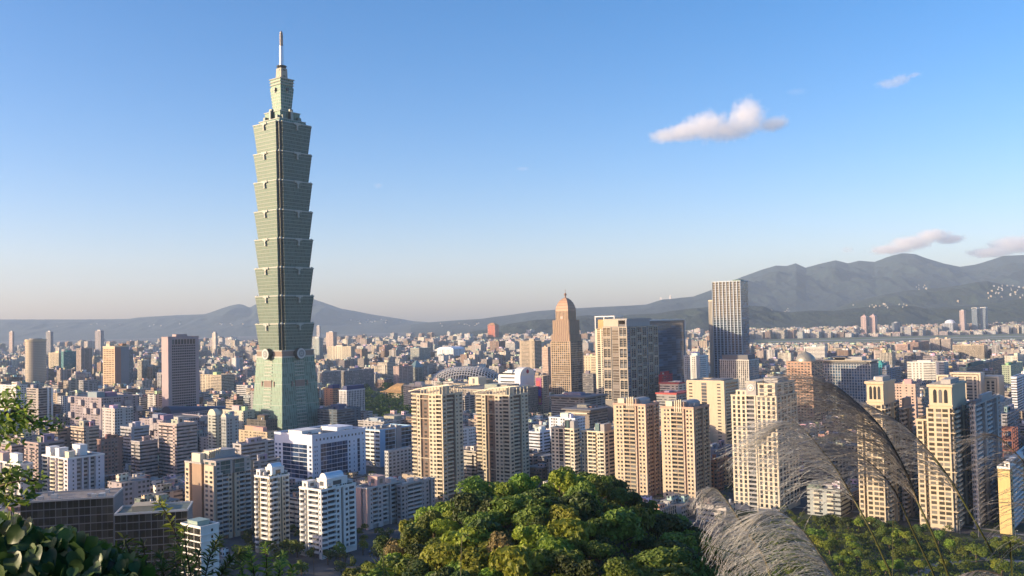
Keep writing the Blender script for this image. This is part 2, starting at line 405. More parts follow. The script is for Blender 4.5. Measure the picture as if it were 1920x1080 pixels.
    def room(s, x0, y0, x1, y1, h, mat, z=None, win=False, name='rooftop_room'):
        """rooftop room, in fractions of the roof"""
        z = s.H if z is None else z; W, Lw = s.wR, s.wL
        m = MB(); a = (x0 * W, y0 * Lw, z + .125, x1 * W, y1 * Lw, z + h)
        m.box(*a, mat); m.box(a[0] - .25, a[1] - .25, z + h, a[3] + .25, a[4] + .25, z + h + .3, mat)
        if win:
            m.box(a[0] - .05, a[1] + .3 * (a[4] - a[1]), z + h * .3, a[0], a[1] + .7 * (a[4] - a[1]), z + h * .75, glass((.03, .035, .04)))
            m.box(a[0] + .3 * (a[3] - a[0]), a[1] - .05, z + h * .3, a[0] + .7 * (a[3] - a[0]), a[1], z + h * .75, glass((.03, .035, .04)))
        s.extra.append((name, m))
    def tanks(s, n, z=None, rnd=None, rect=None):
        z = s.H if z is None else z; rnd = rnd or random; x0, y0, x1, y1 = rect or (0, 0, s.wR, s.wL)
        for i in range(n):
            m = MB(); x = rnd.uniform(x0 + 2, max(x0 + 2.1, x1 - 2)); y = rnd.uniform(y0 + 2, max(y0 + 2.1, y1 - 2)); r = rnd.uniform(.8, 1.2); h = rnd.uniform(1.6, 2.4)
            for dx, dy in ((-.7, -.7), (.7, -.7), (.7, .7), (-.7, .7)): m.box(x + dx * r - .08, y + dy * r - .08, z + .12, x + dx * r + .08, y + dy * r + .08, z + 1.3, metal((.4, .4, .4)))
            m.lathe(x, y, [(0, z + 1.3), (r, z + 1.3), (r, z + 1.3 + h), (r * .6, z + 1.5 + h), (0, z + 1.6 + h)], 10, metal((.62, .63, .65), .35, .5)); s.extra.append(('water_tank', m))
    def units(s, n, rnd=None, z=None, rect=None):
        z = s.H if z is None else z; rnd = rnd or random; x0, y0, x1, y1 = rect or (0, 0, s.wR, s.wL)
        for i in range(n):
            m = MB(); x = rnd.uniform(x0 + 1, x1 - 4); y = rnd.uniform(y0 + 1, y1 - 4); m.box(x, y, z + .13, x + rnd.uniform(1.5, 4), y + rnd.uniform(1.5, 3.5), z + rnd.uniform(1.2, 3.2), plain(rnd.choice([(.45, .44, .42), (.3, .31, .33), (.55, .54, .5)])))
            s.extra.append(('rooftop_unit', m))
    def part(s, name, mb): s.extra.append((name, mb))
    def finish(s):
        if s.walls.f: s.walls.build('wall', s.root)
        if s.trim.f: s.trim.build('facade_trim', s.root)
        for nm, m in s.extra: m.build(nm, s.root)
        for kind, lst in s.el.items():
            lst.sort(key=lambda e: -round(e[2][2]))
            rest = {}
            for i, (shape, mat, cen, size, rz) in enumerate(lst):
                me, uv, uf = unit_mesh(shape, mat)
                if i < 100 or len(lst) <= 100:
                    o = bpy.data.objects.new(kind, me); COL.objects.link(o); o.parent = s.root; o.location = cen; o.scale = size; o.rotation_euler = (0, 0, rz)
                else:
                    mb = rest.setdefault('m', MB()); c, sn = math.cos(rz), math.sin(rz)
                    mb.add([(cen[0] + v[0] * size[0] * c - v[1] * size[1] * sn, cen[1] + v[0] * size[0] * sn + v[1] * size[1] * c, cen[2] + v[2] * size[2]) for v in uv], uf, mat)
            for m in rest.values(): tag(m.build(kind, s.root), kind="stuff")
        return s.root
# ---------------------------------------------------------------- the tall green glass tower
def tower_glass(rgb, z_h=4.2, pan=2.4):
    t = NT("green_curtain_glass")
    tc = t.new("ShaderNodeTexCoord"); sp = t.new("ShaderNodeSeparateXYZ"); t.link(tc.outputs["Object"], sp.inputs[0])
    a = t.math('FLOOR', t.math('DIVIDE', t.math('ADD', sp.outputs[0], sp.outputs[1]), pan)); b = t.math('FLOOR', t.math('DIVIDE', sp.outputs[2], z_h))
    cv = t.new("ShaderNodeCombineXYZ"); t.link(a, cv.inputs[0]); t.link(b, cv.inputs[1])
    wn = t.new("ShaderNodeTexWhiteNoise"); wn.noise_dimensions = '2D'; t.link(cv.outputs[0], wn.inputs["Vector"])
    c = t.mix(wn.outputs["Value"], tuple(x * .5 for x in rgb), tuple(x * 1.4 for x in rgb))
    fu = t.math('FRACT', t.math('DIVIDE', t.math('ADD', sp.outputs[0], sp.outputs[1]), pan))
    c = t.mix(t.math('LESS_THAN', fu, 0.2), c, tuple(min(1, x * 1.9) for x in rgb))
    t.link(c, t.b.inputs["Base Color"]); t.b.inputs["Roughness"].default_value = 0.28; t.b.inputs["IOR"].default_value = 1.65; t.b.inputs["Specular Tint"].default_value = (.75, 1, .8, 1)
    t.link(t.math('MULTIPLY_ADD', wn.outputs["Value"], 0.12, 0.5), t.b.inputs["Roughness"])
    return t.mat
TD = 1125.0
def tz(y): return at(np.interp(y, [57, 835], [523.5, 537.5]), y, TD).z
tc0 = at(537.5, 834, TD)
TW = tag(empty("skyscraper", (tc0.x, TD, 0), YAW), "very tall green glass skyscraper of eight flared stacked segments with a needle spire", "skyscraper")
TW.rotation_euler = (0, 0, YAW)
HEROES.append((466, 606, 57, 800, TD, "green glass skyscraper")); FOOT.append((Vector((tc0.x, TD)), Vector((.61, .79)), Vector((-.79, .61)), 36, 36))
TG = tower_glass((0.06, 0.09, 0.08)); TG2 = tower_glass((0.115, 0.17, 0.14), 4.2, 3.2)
TSP = wall((0.155, 0.20, 0.17), .5, .1); TRIM = wall((0.36, 0.38, 0.33), .6, .1); TDK = metal((0.07, 0.08, 0.075), .4, .3); TBR = wall((0.24, 0.185, 0.15), .8); TSILV = metal((.62, .64, .66), .35, .7)
def ring(h, n=0.0, o=0.0):
    h = h + o; 
    if n <= 0: return [(-h, -h), (h, -h), (h, h), (-h, h)]
    m = n * 0.5; pts = []
    for sx, sy, first in ((-1, -1, 'x'), (1, -1, 'y'), (1, 1, 'x'), (-1, 1, 'y')):
        c = [(sx * h, sy * (h - n)), (sx * (h - m), sy * (h - n)), (sx * (h - m), sy * (h - m)), (sx * (h - n), sy * (h - m)), (sx * (h - n), sy * h)]
        if sx * sy < 0: c = c[::-1]
        pts += c
    return pts
FACES = [(0, -1), (-1, 0), (0, 1), (1, 0)]
def face_tf(fx, fy, h):                        # local face frame: u along the face, d outward, v up
    return lambda u, d, v: ((fx * (h + d) - fy * u), (fy * (h + d) + fx * u), v)
def fbox(mb, tf, u0, u1, d0, d1, v0, v1, mat):
    vs = [tf(u, d, v) for v in (v0, v1) for (u, d) in ((u0, d0), (u1, d0), (u1, d1), (u0, d1))]
    mb.add(vs, [(0, 3, 2, 1), (4, 5, 6, 7), (0, 1, 5, 4), (1, 2, 6, 5), (2, 3, 7, 6), (3, 0, 4, 7)], mat)
def fdisc(mb, tf, u, v, r, d0, d1, mat, n=20):
    a = [2 * math.pi * i / n for i in range(n)]
    vs = [tf(u + r * math.cos(t), d0, v + r * math.sin(t)) for t in a] + [tf(u + r * math.cos(t), d1, v + r * math.sin(t)) for t in a]
    mb.add(vs, [tuple(range(n)), tuple(range(2 * n - 1, n - 1, -1))] + [(i, n + i, n + (i + 1) % n, (i + 1) % n) for i in range(n)], mat)
seg_tops = [238, 292, 345, 399, 451, 504, 556, 607]; seg_bots = seg_tops[1:] + [656]
NOT = 5.6
for yt, yb in zip(seg_tops, seg_bots):
    z1, z0 = tz(yt), tz(yb) + .3; hb, ht = 24.2, 27.6
    m = MB(); m.prism(ring(hb, NOT), z0, z1, TG, ring(ht, NOT))
    for i in range(0, 8):
        for dz, th, o in ((0.0, 1.35, 0.22), (2.7, .3, .12)):
            za = z0 + (z1 - z0) * i / 8.0 + dz; f = (za - z0) / (z1 - z0); f2 = (za + th - z0) / (z1 - z0)
            m.prism(ring(hb + (ht - hb) * f, NOT, o), za, za + th, TSP, ring(hb + (ht - hb) * f2, NOT, o))
    seg = m.build("tower_segment", TW)
    for sx, sy in ((-1, -1), (1, -1), (1, 1), (-1, 1)):
        q = MB(); sq4 = lambda h: [(sx * (h - NOT - .5), sy * (h - NOT - .5)), (sx * (h - NOT / 2 + .25), sy * (h - NOT - .5)), (sx * (h - NOT / 2 + .25), sy * (h - NOT / 2 + .25)), (sx * (h - NOT - .5), sy * (h - NOT / 2 + .25))]
        q.prism(sq4(hb), z0 + .02, z1 - .02, TDK, sq4(ht)); q.build("corner_recess_shade", seg)  # dark pillar paints the shade of the recessed corner notch
    r = MB(); r.prism(ring(ht, NOT, 0.5), z1 - 0.7, z1 + .5, TRIM); r.build("cornice", seg)
    for fx, fy in FACES:
        tf = face_tf(fx, fy, ht); mb = MB()
        fdisc(mb, tf, 0, z1 - 1.6, 2.0, 0.0, 1.6, TRIM, 12); fbox(mb, tf, -5.2, 5.2, 0.7, 1.3, z1 - 1.7, z1 + .9, TRIM); fbox(mb, tf, -.8, .8, -.4, 1.5, z1 - 7.0, z1 - 3.4, TRIM); fdisc(mb, tf, 0, z1 - 7.2, 1.3, -.5, 1.4, TRIM, 10)
        mb.build("ornament", seg)
    for sx in (-1, 1):
        for sy in (-1, 1):
            q = MB(); q.lathe(sx * (ht - NOT * .72), sy * (ht - NOT * .72), [(0, z1 - 1.4), (1.1, z1 - .8), (1.5, z1 + .5), (1.0, z1 + 1.6), (0, z1 + 2.0)], 8, TRIM); q.smooth = True; q.build("corner_finial", seg)
# belt with the big medallions
zb0, zb1 = tz(669), tz(656) + .28
m = MB(); m.prism(ring(24.4), zb0, zb1, TBR); m.prism(ring(24.4, 0, .7), zb0 - .2, zb0 + 1.6, TRIM); m.prism(ring(24.4, 0, .5), zb1 - 1.2, zb1 - .02, TRIM); m.build("belt", TW)
GREYM = plain((.50, .52, .50), .6)
for fx, fy in FACES:
    tf = face_tf(fx, fy, 24.4); mb = MB(); zc = (zb0 + zb1) / 2
    fdisc(mb, tf, 0, zc, 6.9, -1, 6.0, TDK, 28); fdisc(mb, tf, 0, zc, 6.4, 6.0, 6.25, GREYM, 28); o = mb.build("medallion", TW)
    q = MB(); fdisc(q, tf, 0, zc, 4.4, 6.25, 6.4, plain((.25, .27, .26)), 24)
    for a in ((-1.7, 1.7, 1.2, 1.7), (-1.7, 1.7, -1.7, -1.2), (-1.7, -1.2, -1.2, 1.2), (1.2, 1.7, -1.2, 1.2)): fbox(q, tf, a[0], a[1], 6.4, 6.6, zc + a[2], zc + a[3], GREYM)
    q.build("coin_relief", o)
# tapering base
bz1 = zb0 - .2; bh0, bh1 = 31.5, 24.6
m = MB(); m.prism(ring(bh0), 0, bz1, TG2, ring(bh1))
nfl = int(bz1 / 4.2)
for i in range(1, nfl):
    z = i * 4.2; f = z / bz1; f2 = (z + .5) / bz1; m.prism(ring(bh0 + (bh1 - bh0) * f, 0, .18), z, z + .5, TSP if i % 6 else TRIM, ring(bh0 + (bh1 - bh0) * f2, 0, .18))
base = m.build("tower_base", TW)
for fx, fy in FACES:
    for i in range(3, nfl):
        if i in (17, 18, 19): continue
        z = i * 4.2 + 1.4; h = bh0 + (bh1 - bh0) * z / bz1; mb = MB(); fbox(mb, face_tf(fx, fy, h), -7.2, 7.2, -.3, .75, z, z + 1.1, TRIM); mb.build("louvre", base)
    z = 18 * 4.2; h = bh0 + (bh1 - bh0) * (z - 4) / bz1; mb = MB(); tf = face_tf(fx, fy, h)
    fbox(mb, tf, -7.2, 7.2, -.9, .5, z - 3.4, z + 4.2, TBR); fbox(mb, tf, -7.6, 7.6, -.8, .9, z - 4.2, z - 3.4, TRIM); fbox(mb, tf, -7.6, 7.6, -.8, .9, z + 4.2, z + 5.0, TRIM)
    for u in (-11.5, 11.5): fbox(mb, tf, u - 1.1, u + 1.1, -.8, .5, z - 2.6, z + 3.4, TBR)
    mb.build("sky_lobby_panel", base)
# crown: stepped blocks, neck, collar and spire
m = MB(); zc0, zc1 = tz(238) + .5, tz(213)
m.prism(ring(21), zc0, zc0 + 4.5, TG2, ring(20)); m.prism(ring(20, 0, .6), zc0 + 4.5, zc0 + 5.3, TRIM); m.prism(ring(14.6), zc0 + 5.3, zc1 - 1, TG2, ring(15.2)); m.prism(ring(15.4, 0, .5), zc1 - 1.0, zc1, TRIM)
cr = m.build("crown_block", TW)
for fx, fy in FACES:
    tf = face_tf(fx, fy, 15.0); mb = MB(); fbox(mb, tf, -2.2, 2.2, .0, 3.0, zc0 + 4, zc1 + 2.5, TDK); fbox(mb, tf, -1.4, 1.4, 3.0, 4.2, zc0 + 2, zc1 + .5, TRIM); mb.build("ornament", cr)
    for u in (-12, 12):
        q = MB(); fbox(q, face_tf(fx, fy, 17), u - 2, u + 2, -1.5, 1.5, zc0 + 5.3, zc0 + 10, TSP); q.build("corner_cabin", cr)
m = MB(); zn0, zn1 = zc1 + .0, tz(166)
m.prism(ring(7.7), zn0, zn1, TG2, ring(10.3))
for i in range(1, 8):
    f = i / 8; f2 = f + .025; m.prism(ring(7.7 + 2.6 * f, 0, .25), zn0 + (zn1 - zn0) * f, zn0 + (zn1 - zn0) * f2, TRIM, ring(7.7 + 2.6 * f2, 0, .25))
nk = m.build("crown_neck", TW)
for fx, fy in FACES:
    tf = face_tf(fx, fy, 10.0); mb = MB(); fdisc(mb, tf, 0, zn1 - 3, 2.1, -.2, 2.4, TDK, 12); fbox(mb, tf, -.6, .6, -.4, 1.2, zn1 - 7, zn1 - 5, TRIM); mb.build("ornament", nk)
m = MB(); zt1 = tz(150)
for i in range(3):
    a = zn1 + (zt1 - zn1) * i / 3; b = zn1 + (zt1 - zn1) * (i + 1) / 3; m.prism(ring(9.3 + .35 * i), a, b - 1.2, TG2); m.prism(ring(10.2 + .35 * i), b - 1.2, b, TRIM, ring(10.6 + .35 * i))
m.build("crown_tiers", TW)
m = MB(); zk1 = tz(127); m.prism(ring(5.2), zt1, zk1 - 1.5, wall((.42, .36, .27), .7), ring(4.7))
for fx, fy in FACES:
    for v in (.25, .75): fbox(m, face_tf(fx, fy, 4.9), -1.6, 1.6, -.1, .35, zt1 + (zk1 - zt1) * v - .8, zt1 + (zk1 - zt1) * v + .8, TDK)
m.lathe(0, 0, [(0, zk1 - 1.5), (4.7, zk1 - 1.5), (6.4, zk1 + 1.2), (6.4, zk1 + 2), (0, zk1 + 2)], 8, TDK); m.build("spire_base", TW)
m = MB(); zs = zk1 + 2; zm = tz(87); ze = tz(58)
m.lathe(0, 0, [(2.9, zs), (2.5, zm)], 16, TSILV); m.smooth = True
prof = [(2.2, zm)]; k = 9
for i in range(k):
    a = zm + (ze - 4 - zm) * i / k; b = zm + (ze - 4 - zm) * (i + 1) / k; prof += [(2.2, a), (2.2, a + (b - a) * .6), (1.7, a + (b - a) * .65), (1.7, b)]
prof += [(2.0, ze - 4), (1.6, ze - 1.5), (0.5, ze), (0, ze)]
m.lathe(0, 0, prof, 12, metal((.4, .38, .36), .5, .5)); m.build("spire", TW)
# ---------------------------------------------------------------- buildings that stand out
BEI = wall((0.50, 0.41, 0.28)); BEI2 = wall((0.56, 0.48, 0.35)); CRM = wall((0.62, 0.56, 0.43)); TAN = wall((0.45, 0.35, 0.23)); GOLD = wall((0.56, 0.43, 0.24))
PINKB = wall((0.44, 0.31, 0.24)); BRN = wall((0.25, 0.15, 0.09)); BRN2 = wall((0.36, 0.25, 0.17)); GRY = wall((0.36, 0.35, 0.34)); LGRY = wall((0.50, 0.49, 0.47)); DGRY = wall((0.16, 0.16, 0.17))
WHT = wall((0.72, 0.71, 0.68), .75, .15); BWHT = wall((0.66, 0.69, 0.76), .7, .12); PNK = wall((0.55, 0.38, 0.33)); PURP = wall((0.36, 0.29, 0.33)); LPURP = wall((0.40, 0.36, 0.37)); BLUEW = wall((0.30, 0.48, 0.66), .7)
RED = wall((0.42, 0.06, 0.06)); ORG = wall((0.50, 0.24, 0.11)); YEL = wall((0.58, 0.44, 0.19)); BROWNRED = wall((0.33, 0.18, 0.13))
GD = glass((0.028, 0.032, 0.038)); GB = glass((0.04, 0.075, 0.12), .1, .1, 1.9); GT = glass((0.05, 0.09, 0.09), .12, .2, 1.8); GK = glass((0.014, 0.014, 0.011), .08, .06, 1.4); GBR = glass((0.06, 0.045, 0.035), .2)
ROOFG = roofing((0.16, 0.2, 0.17)); ROOFD = roofing((0.09, 0.09, 0.1)); NAVY = metal((0.05, 0.07, 0.12), .5, .2)
def vault(mb, x0, x1, yc, r, z, mat, n=10, ends=None, k2=1.0):
    pts = [(yc + r * math.cos(math.pi * i / n), z + k2 * r * math.sin(math.pi * i / n)) for i in range(n + 1)]
    vs = [(x0, a, b) for a, b in pts] + [(x1, a, b) for a, b in pts]; k = n + 1
    mb.add(vs, [(i, i + 1, k + i + 1, k + i) for i in range(n)], mat)
    mb.add(vs, [tuple(range(k - 1, -1, -1)), tuple(range(k, 2 * k))], ends or mat)
G_T = "tan twin apartment towers"; G_GOLD = "golden beige apartment towers with ribbed crowns"; G_ARCH = "cream towers with arched crown windows"; G_BAY = "white blocks with rounded balconies"
# two tan towers with a curved roof trellis
for (xl, xc, xr, yt, D, lab) in ((772, 829, 868, 733, 752, "tan apartment tower with dark central slot, left one of the curved-trellis twins"), (893, 955, 991, 734, 790, "tan apartment tower with greenish glass column, right one of the curved-trellis twins")):
    b = Bld("apartment_tower", lab, xl, xc, xr, yt + 9, D, "tower", G_T, vb=930, short="tan twin apartment towers"); b.fl = 3.25
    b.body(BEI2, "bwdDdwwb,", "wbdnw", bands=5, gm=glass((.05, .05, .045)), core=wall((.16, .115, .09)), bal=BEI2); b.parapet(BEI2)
    m = MB(); H = b.H; L = b.wL; W = b.wR; n = 10
    for k in range(n):                            # the roof trellis climbs towards the corner, then levels
        f0, f1 = k / n, (k + 1) / n; z0 = H + 2.2 + 5.0 * math.sin(f0 * 1.5); z1 = H + 2.2 + 5.0 * math.sin(f1 * 1.5)
        for x in (-1.6, W * .5):
            m.add([(x, L * (1 - f0) + 2, z0), (x + 1.5, L * (1 - f0) + 2, z0), (x + 1.5, L * (1 - f1) + 2 - 2.2 * (k == n - 1), z1), (x, L * (1 - f1) + 2 - 2.2 * (k == n - 1), z1), (x, L * (1 - f0) + 2, z0 + .9), (x + 1.5, L * (1 - f0) + 2, z0 + .9), (x + 1.5, L * (1 - f1) + 2 - 2.2 * (k == n - 1), z1 + .9), (x, L * (1 - f1) + 2 - 2.2 * (k == n - 1), z1 + .9)], [(0, 3, 2, 1), (4, 5, 6, 7), (0, 1, 5, 4), (1, 2, 6, 5), (2, 3, 7, 6), (3, 0, 4, 7)], CRM)
        if k > 2: m.box(.2, L * (1 - f0) - .5, H + 1.2, .8, L * (1 - f0), z0, CRM)
    m.box(-1.6, -2.2, H + 7.0, W + 1, -.9, H + 7.9, CRM)
    for k in range(6): m.box(W * k / 5 * .96, -.3, H + 1.2, W * k / 5 * .96 + .7, .3, H + 7.0, CRM)
    b.part("roof_trellis", m); b.room(.35, .3, .8, .7, 6, BEI2); b.finish()
# two golden towers with ribbed crowns
for (xl, xc, xr, yt, D, lab) in ((1151, 1210, 1237, 762, 742, "pinkish beige tower with ribbed crown, left one, in front of the grid tower"), (1240, 1300, 1331, 768, 715, "pinkish beige tower with ribbed crown, right one, beside the plain tan block")):
    b = Bld("apartment_tower", lab, xl, xc, xr, yt, D, "tower", G_GOLD, vb=930, short="ribbed-crown towers"); b.fl = 3.2
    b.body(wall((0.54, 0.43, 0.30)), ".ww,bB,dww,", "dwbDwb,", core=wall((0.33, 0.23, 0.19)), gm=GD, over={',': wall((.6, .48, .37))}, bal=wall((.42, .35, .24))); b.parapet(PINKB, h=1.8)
    m = MB(); H = b.H; L, W = b.wL, b.wR
    for k in range(4): m.box(-.5, L * (.36 + .062 * k), H - 2.5, 1.0, L * (.36 + .062 * k) + .75, H + 7.5 - .3 * k, CRM)
    m.box(1.0, L * .3, H + .2, 5, L * .6, H + 5.5, PINKB); b.part("ribbed_crown", m)
    m = MB(); vault(m, W * .25, W * .95, L * .45, L * .2, H + 3.5, GRY, k2=.4); m.box(W * .25, L * .25, H + .2, W * .95, L * .65, H + 3.5, GRY); b.part("barrel_roof", m); b.room(.2, .75, .5, .95, 5, CRM); b.tanks(2); b.finish()
# cream slab with emblem
b = Bld("apartment_tower", "cream high rise with a round white emblem above its central balcony slot", 1371, 1455, 1495, 722, 672, "tower", vb=960, short="cream high rise with round emblem"); b.fl = 3.25
L, W, H = b.wL, b.wR, b.H
EC = wall((0.59, 0.52, 0.40)); 
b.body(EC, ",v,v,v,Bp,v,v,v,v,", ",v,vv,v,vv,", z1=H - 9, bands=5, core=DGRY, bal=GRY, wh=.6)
b.body(EC, ",v,v,", ",v,vv,", z0=H - 9, rect=(1.5, 1.5, W, L * .44), base=0, wh=.6)
b.body(EC, ",w,w,", "ww", z0=H - 9, z1=H - 4.5, rect=(1.0, L * .66, W * .8, L * .9), base=0)
m = MB(); m.box(.2, L * .44, H - 9, W * .7, L * .66, H + 1.5, GRY); m.box(0, L * .43, H + 1.5, W * .7, L * .67, H + 2.2, EC); b.part("crown_panel", m)
m = MB(); r = 2.5; zc = H - 2.6
for i in range(24):
    a0, a1 = 2 * math.pi * i / 24, 2 * math.pi * (i + 1) / 24; pts = [(L * .55 + q * math.cos(a), zc + q * math.sin(a)) for q, a in ((r, a0), (r, a1), (r * .78, a1), (r * .78, a0))]
    m.add([(-.15, p[0], p[1]) for p in pts] + [(.2, p[0], p[1]) for p in pts], [(0, 1, 2, 3), (0, 4, 5, 1), (2, 6, 7, 3)], WHT)
m.add([(-.15, L * .55 + a * 1.3, zc + c * 1.3) for a, c in ((0, 1), (1, 0), (0, -1), (-1, 0))] + [(.2, L * .55 + a * 1.3, zc + c * 1.3) for a, c in ((0, 1), (1, 0), (0, -1), (-1, 0))], [(0, 1, 2, 3), (0, 4, 5, 1), (1, 5, 6, 2), (2, 6, 7, 3), (3, 7, 4, 0)], WHT); b.part("emblem", m)
b.parapet(EC, rect=(1.5, 1.5, W, L * .44)); b.parapet(EC, z=H - 9, h=.9); b.room(.3, .1, .8, .4, 4, GRY); b.finish()
# two cream towers with arched crown windows
for (xl, xc, xr, yt, D, lab) in ((1604, 1659, 1690, 718, 625, "cream tower with three arched crown windows, left one, behind the grass plumes"), (1716, 1788, 1824, 724, 606, "cream tower with three arched crown windows, right one, with lower shoulder")):
    b = Bld("apartment_tower", lab, xl, xc, xr, yt, D, "tower", G_ARCH, vb=1000, short="arched-crown towers"); b.fl = 3.3
    EG = wall((0.53, 0.445, 0.315)); L, W, H = b.wL, b.wR, b.H; fk = .72
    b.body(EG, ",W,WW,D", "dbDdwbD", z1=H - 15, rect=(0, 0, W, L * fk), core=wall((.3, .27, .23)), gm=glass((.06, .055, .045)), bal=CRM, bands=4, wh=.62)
    b.body(EG, ",W,D", "dD", z1=H - 24, rect=(1.2, L * fk, W * .8, L), core=wall((.36, .3, .2)), gm=glass((.06, .055, .045)), wh=.6); b.parapet(EG, z=H - 24, rect=(1.2, L * fk + .4, W * .8, L))
    b.body(EG, ".......", "......", z0=H - 15, rect=(.8, 1.5, W * .75, L * fk - 2), base=99, rec=.5)
    for k in range(3):
        y = L * fk * (.30 + .19 * k); b.el_add('arched_window', GD, (.72, y, H - 7.0), (L * .085, .3, 9.0), 'arch', -math.pi / 2)
    m = MB(); m.box(-.6, .8, H - .9, W * .75 + .8, L * fk - 1, H + .8, EG); m.box(0, 1.0, H - 13.6, .8, L * fk - 1.4, H - 12.8, EG); b.part("cornice", m); b.room(.15, .15, .6, .4, 3.5, GRY); b.tanks(2, rect=(2, 4, W * .7, L * .6)); b.finish()
    bz = b
# dark grey wing right of the arched towers
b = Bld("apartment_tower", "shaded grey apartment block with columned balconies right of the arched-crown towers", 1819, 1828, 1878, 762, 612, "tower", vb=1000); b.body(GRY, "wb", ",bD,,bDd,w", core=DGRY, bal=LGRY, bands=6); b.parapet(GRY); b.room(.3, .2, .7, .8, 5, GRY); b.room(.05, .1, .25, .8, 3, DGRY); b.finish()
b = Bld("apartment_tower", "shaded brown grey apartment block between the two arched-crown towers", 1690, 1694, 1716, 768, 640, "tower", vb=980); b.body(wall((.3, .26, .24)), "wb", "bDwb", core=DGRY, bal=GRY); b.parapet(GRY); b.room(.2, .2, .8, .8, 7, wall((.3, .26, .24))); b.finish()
# pale pair of blocks
for (xl, xc, xr, yt, D, lab, L_, R_s) in ((1034, 1076, 1090, 806, 772, "cream apartment block of the lower pair, left one with a flat sunny front", "wwg,bw", "cb"), (1091, 1133, 1154, 812, 764, "cream apartment block of the lower pair, right one with a dark vertical slot", "wD,bbdwb,", "wc")):
    b = Bld("apartment_block", lab, xl, xc, xr, yt, D, "apartment block", "lower cream apartment pair", vb=885); b.fl = 3.1; b.body(CRM, L_, R_s, core=BEI, bal=CRM); b.parapet(CRM); m = MB(); m.box(1, b.wL * .25, b.H + .1, 5, b.wL * .42, b.H + 7.5, GT); m.box(2, b.wL * .05, b.H + .1, b.wR * .8, b.wL * .24, b.H + 7, GRY); b.part("rooftop_room", m); b.tanks(1); b.finish()
# grid tower with frames two storeys tall
b = Bld("office_tower", "tall tower with pale two-storey frames on dark glass and a box crown", 1130, 1176, 1236, 612, 1300, "tower", vb=790, short="pale-framed grid tower"); L, W, H = b.wL, b.wR, b.H; FR = wall((.50, .43, .335))
b.walls.box(1, 1, 0, W, L, H, wall((.20, .18, .165), .5))
def frames(m, gl, side, u0, u1, z0, z1, r, mat):
    for a in ((u0, u0 + .9), (u1 - .9, u1)): m.box(*b.rb(side, a[0], a[1], 0, 1.2, z0, z1, r), mat)
    m.box(*b.rb(side, u0 + .9, u1 - .9, 0, 1.2, z0, z0 + 1.0, r), mat); m.box(*b.rb(side, u0 + .9, u1 - .9, 0, 1.2, z1 - 1.0, z1, r), mat)
    mid = (u0 + u1) / 2; m.box(*b.rb(side, mid - .35, mid + .35, .25, 1.2, z0 + 1, z1 - 1, r), mat)
rr = (0, 0, W, L); nfl = int(H / 15.2)
for side, cols, WW in (('L', ((0.02, .34), (.66, .98)), L), ('R', ((.10, .26), (.30, .44), (.46, .60), (.66, .80), (.83, .97)), W)):
    for ci, (a, c) in enumerate(cols):
        for i in range(nfl):
            if i < 1: continue
            m = MB(); z0 = H - (nfl - i) * 15.2 + (5 if (side == 'R' and ci % 2) else 0); frames(m, None, side, a * WW, c * WW, z0, min(H, z0 + 14.4), rr, FR); b.part('window_frame', m)
            for k in range(4):
                zz = z0 + 1.2 + k * 3.2
                if zz + 2.6 < H - 1: b.el_rect('window', GD, side, a * WW + 1.1, c * WW - 1.1, .92, .98, zz, zz + 2.4, rr)
for i in range(int(H / 3.8)): b.el_rect('window', GBR, 'L', L * .38, L * .62, .92, .99, i * 3.8 + .5, i * 3.8 + 3.2, rr); b.el_rect('window', GB, 'R', 1.3, W * .085, .92, .99, i * 3.8 + .5, i * 3.8 + 3.2, rr); b.el_rect('window', GB, 'R', W * .61, W * .65, .92, .99, i * 3.8 + .5, i * 3.8 + 3.2, rr)
m = MB(); z = H + .1
m.box(2, L * .38, z, W * .75, L * .98, z + 11, FR); m.box(1.6, L * .05, z, W * .75, L * .1, z + 11, GRY); m.box(3, L * .1, z, W * .7, L * .38, z + 3, DGRY); m.box(1.5, L * .03, z + 8.6, W * .78, L * .38, z + 11.2, GRY); m.box(W * .2, L * .1, z + 3, W * .75, L * .38, z + 8.5, BEI2); b.part("crown_box", m); b.finish()
# white open frame tower behind it
b = Bld("office_tower", "white framed tower with an open frame at the top, behind the pale-framed grid tower", 1116, 1152, 1170, 594, 1400, "tower", vb=760); b.body(CRM, ",vvvv,", ",vv", z1=b.H - 18, bands=4, wh=.6); m = MB(); L, W, H = b.wL, b.wR, b.H; z = H - 17.9
for y in (0.0, L - 1.4): m.box(0, y, z, 1.4, y + 1.4, H, WHT); m.box(W - 1.4, y, z, W, y + 1.4, H, WHT)
m.box(0, 0, H, W, L, H + 1.6, WHT); b.part("open_frame", m); m = MB(); m.box(3, 3, z, W - 2, L - 4, H - 4, GB); b.part("glass_penthouse", m); b.finish()
# dark blue glass slab
b = Bld("office_tower", "dark blue glass slab with a white edge, right of the pale-framed grid tower", 1208, 1216, 1284, 603, 1490, "tower", vb=700, short="dark blue glass slab"); L, W, H = b.wL, b.wR, b.H
b.walls.box(.6, .6, 0, W, L, H, wall((.05, .07, .10), .3)); n = int(H / 4)
for i in range(n):
    for k in range(8): b.el_rect('window', GB, 'R', W * k / 8 + .3, W * (k + 1) / 8 - .15, .5, .57, i * 4 + .4, i * 4 + 3.7, (0, 0, W, L))
m = MB(); m.box(W, -.8, 0, W + 2.2, L, H + 3, WHT); m.box(0, -.8, H + .8, W, L * .9, H + 3, WHT); m.box(1, .2, H, W, L, H + .8, DGRY); b.part("white_edge", m); b.finish()
m = None
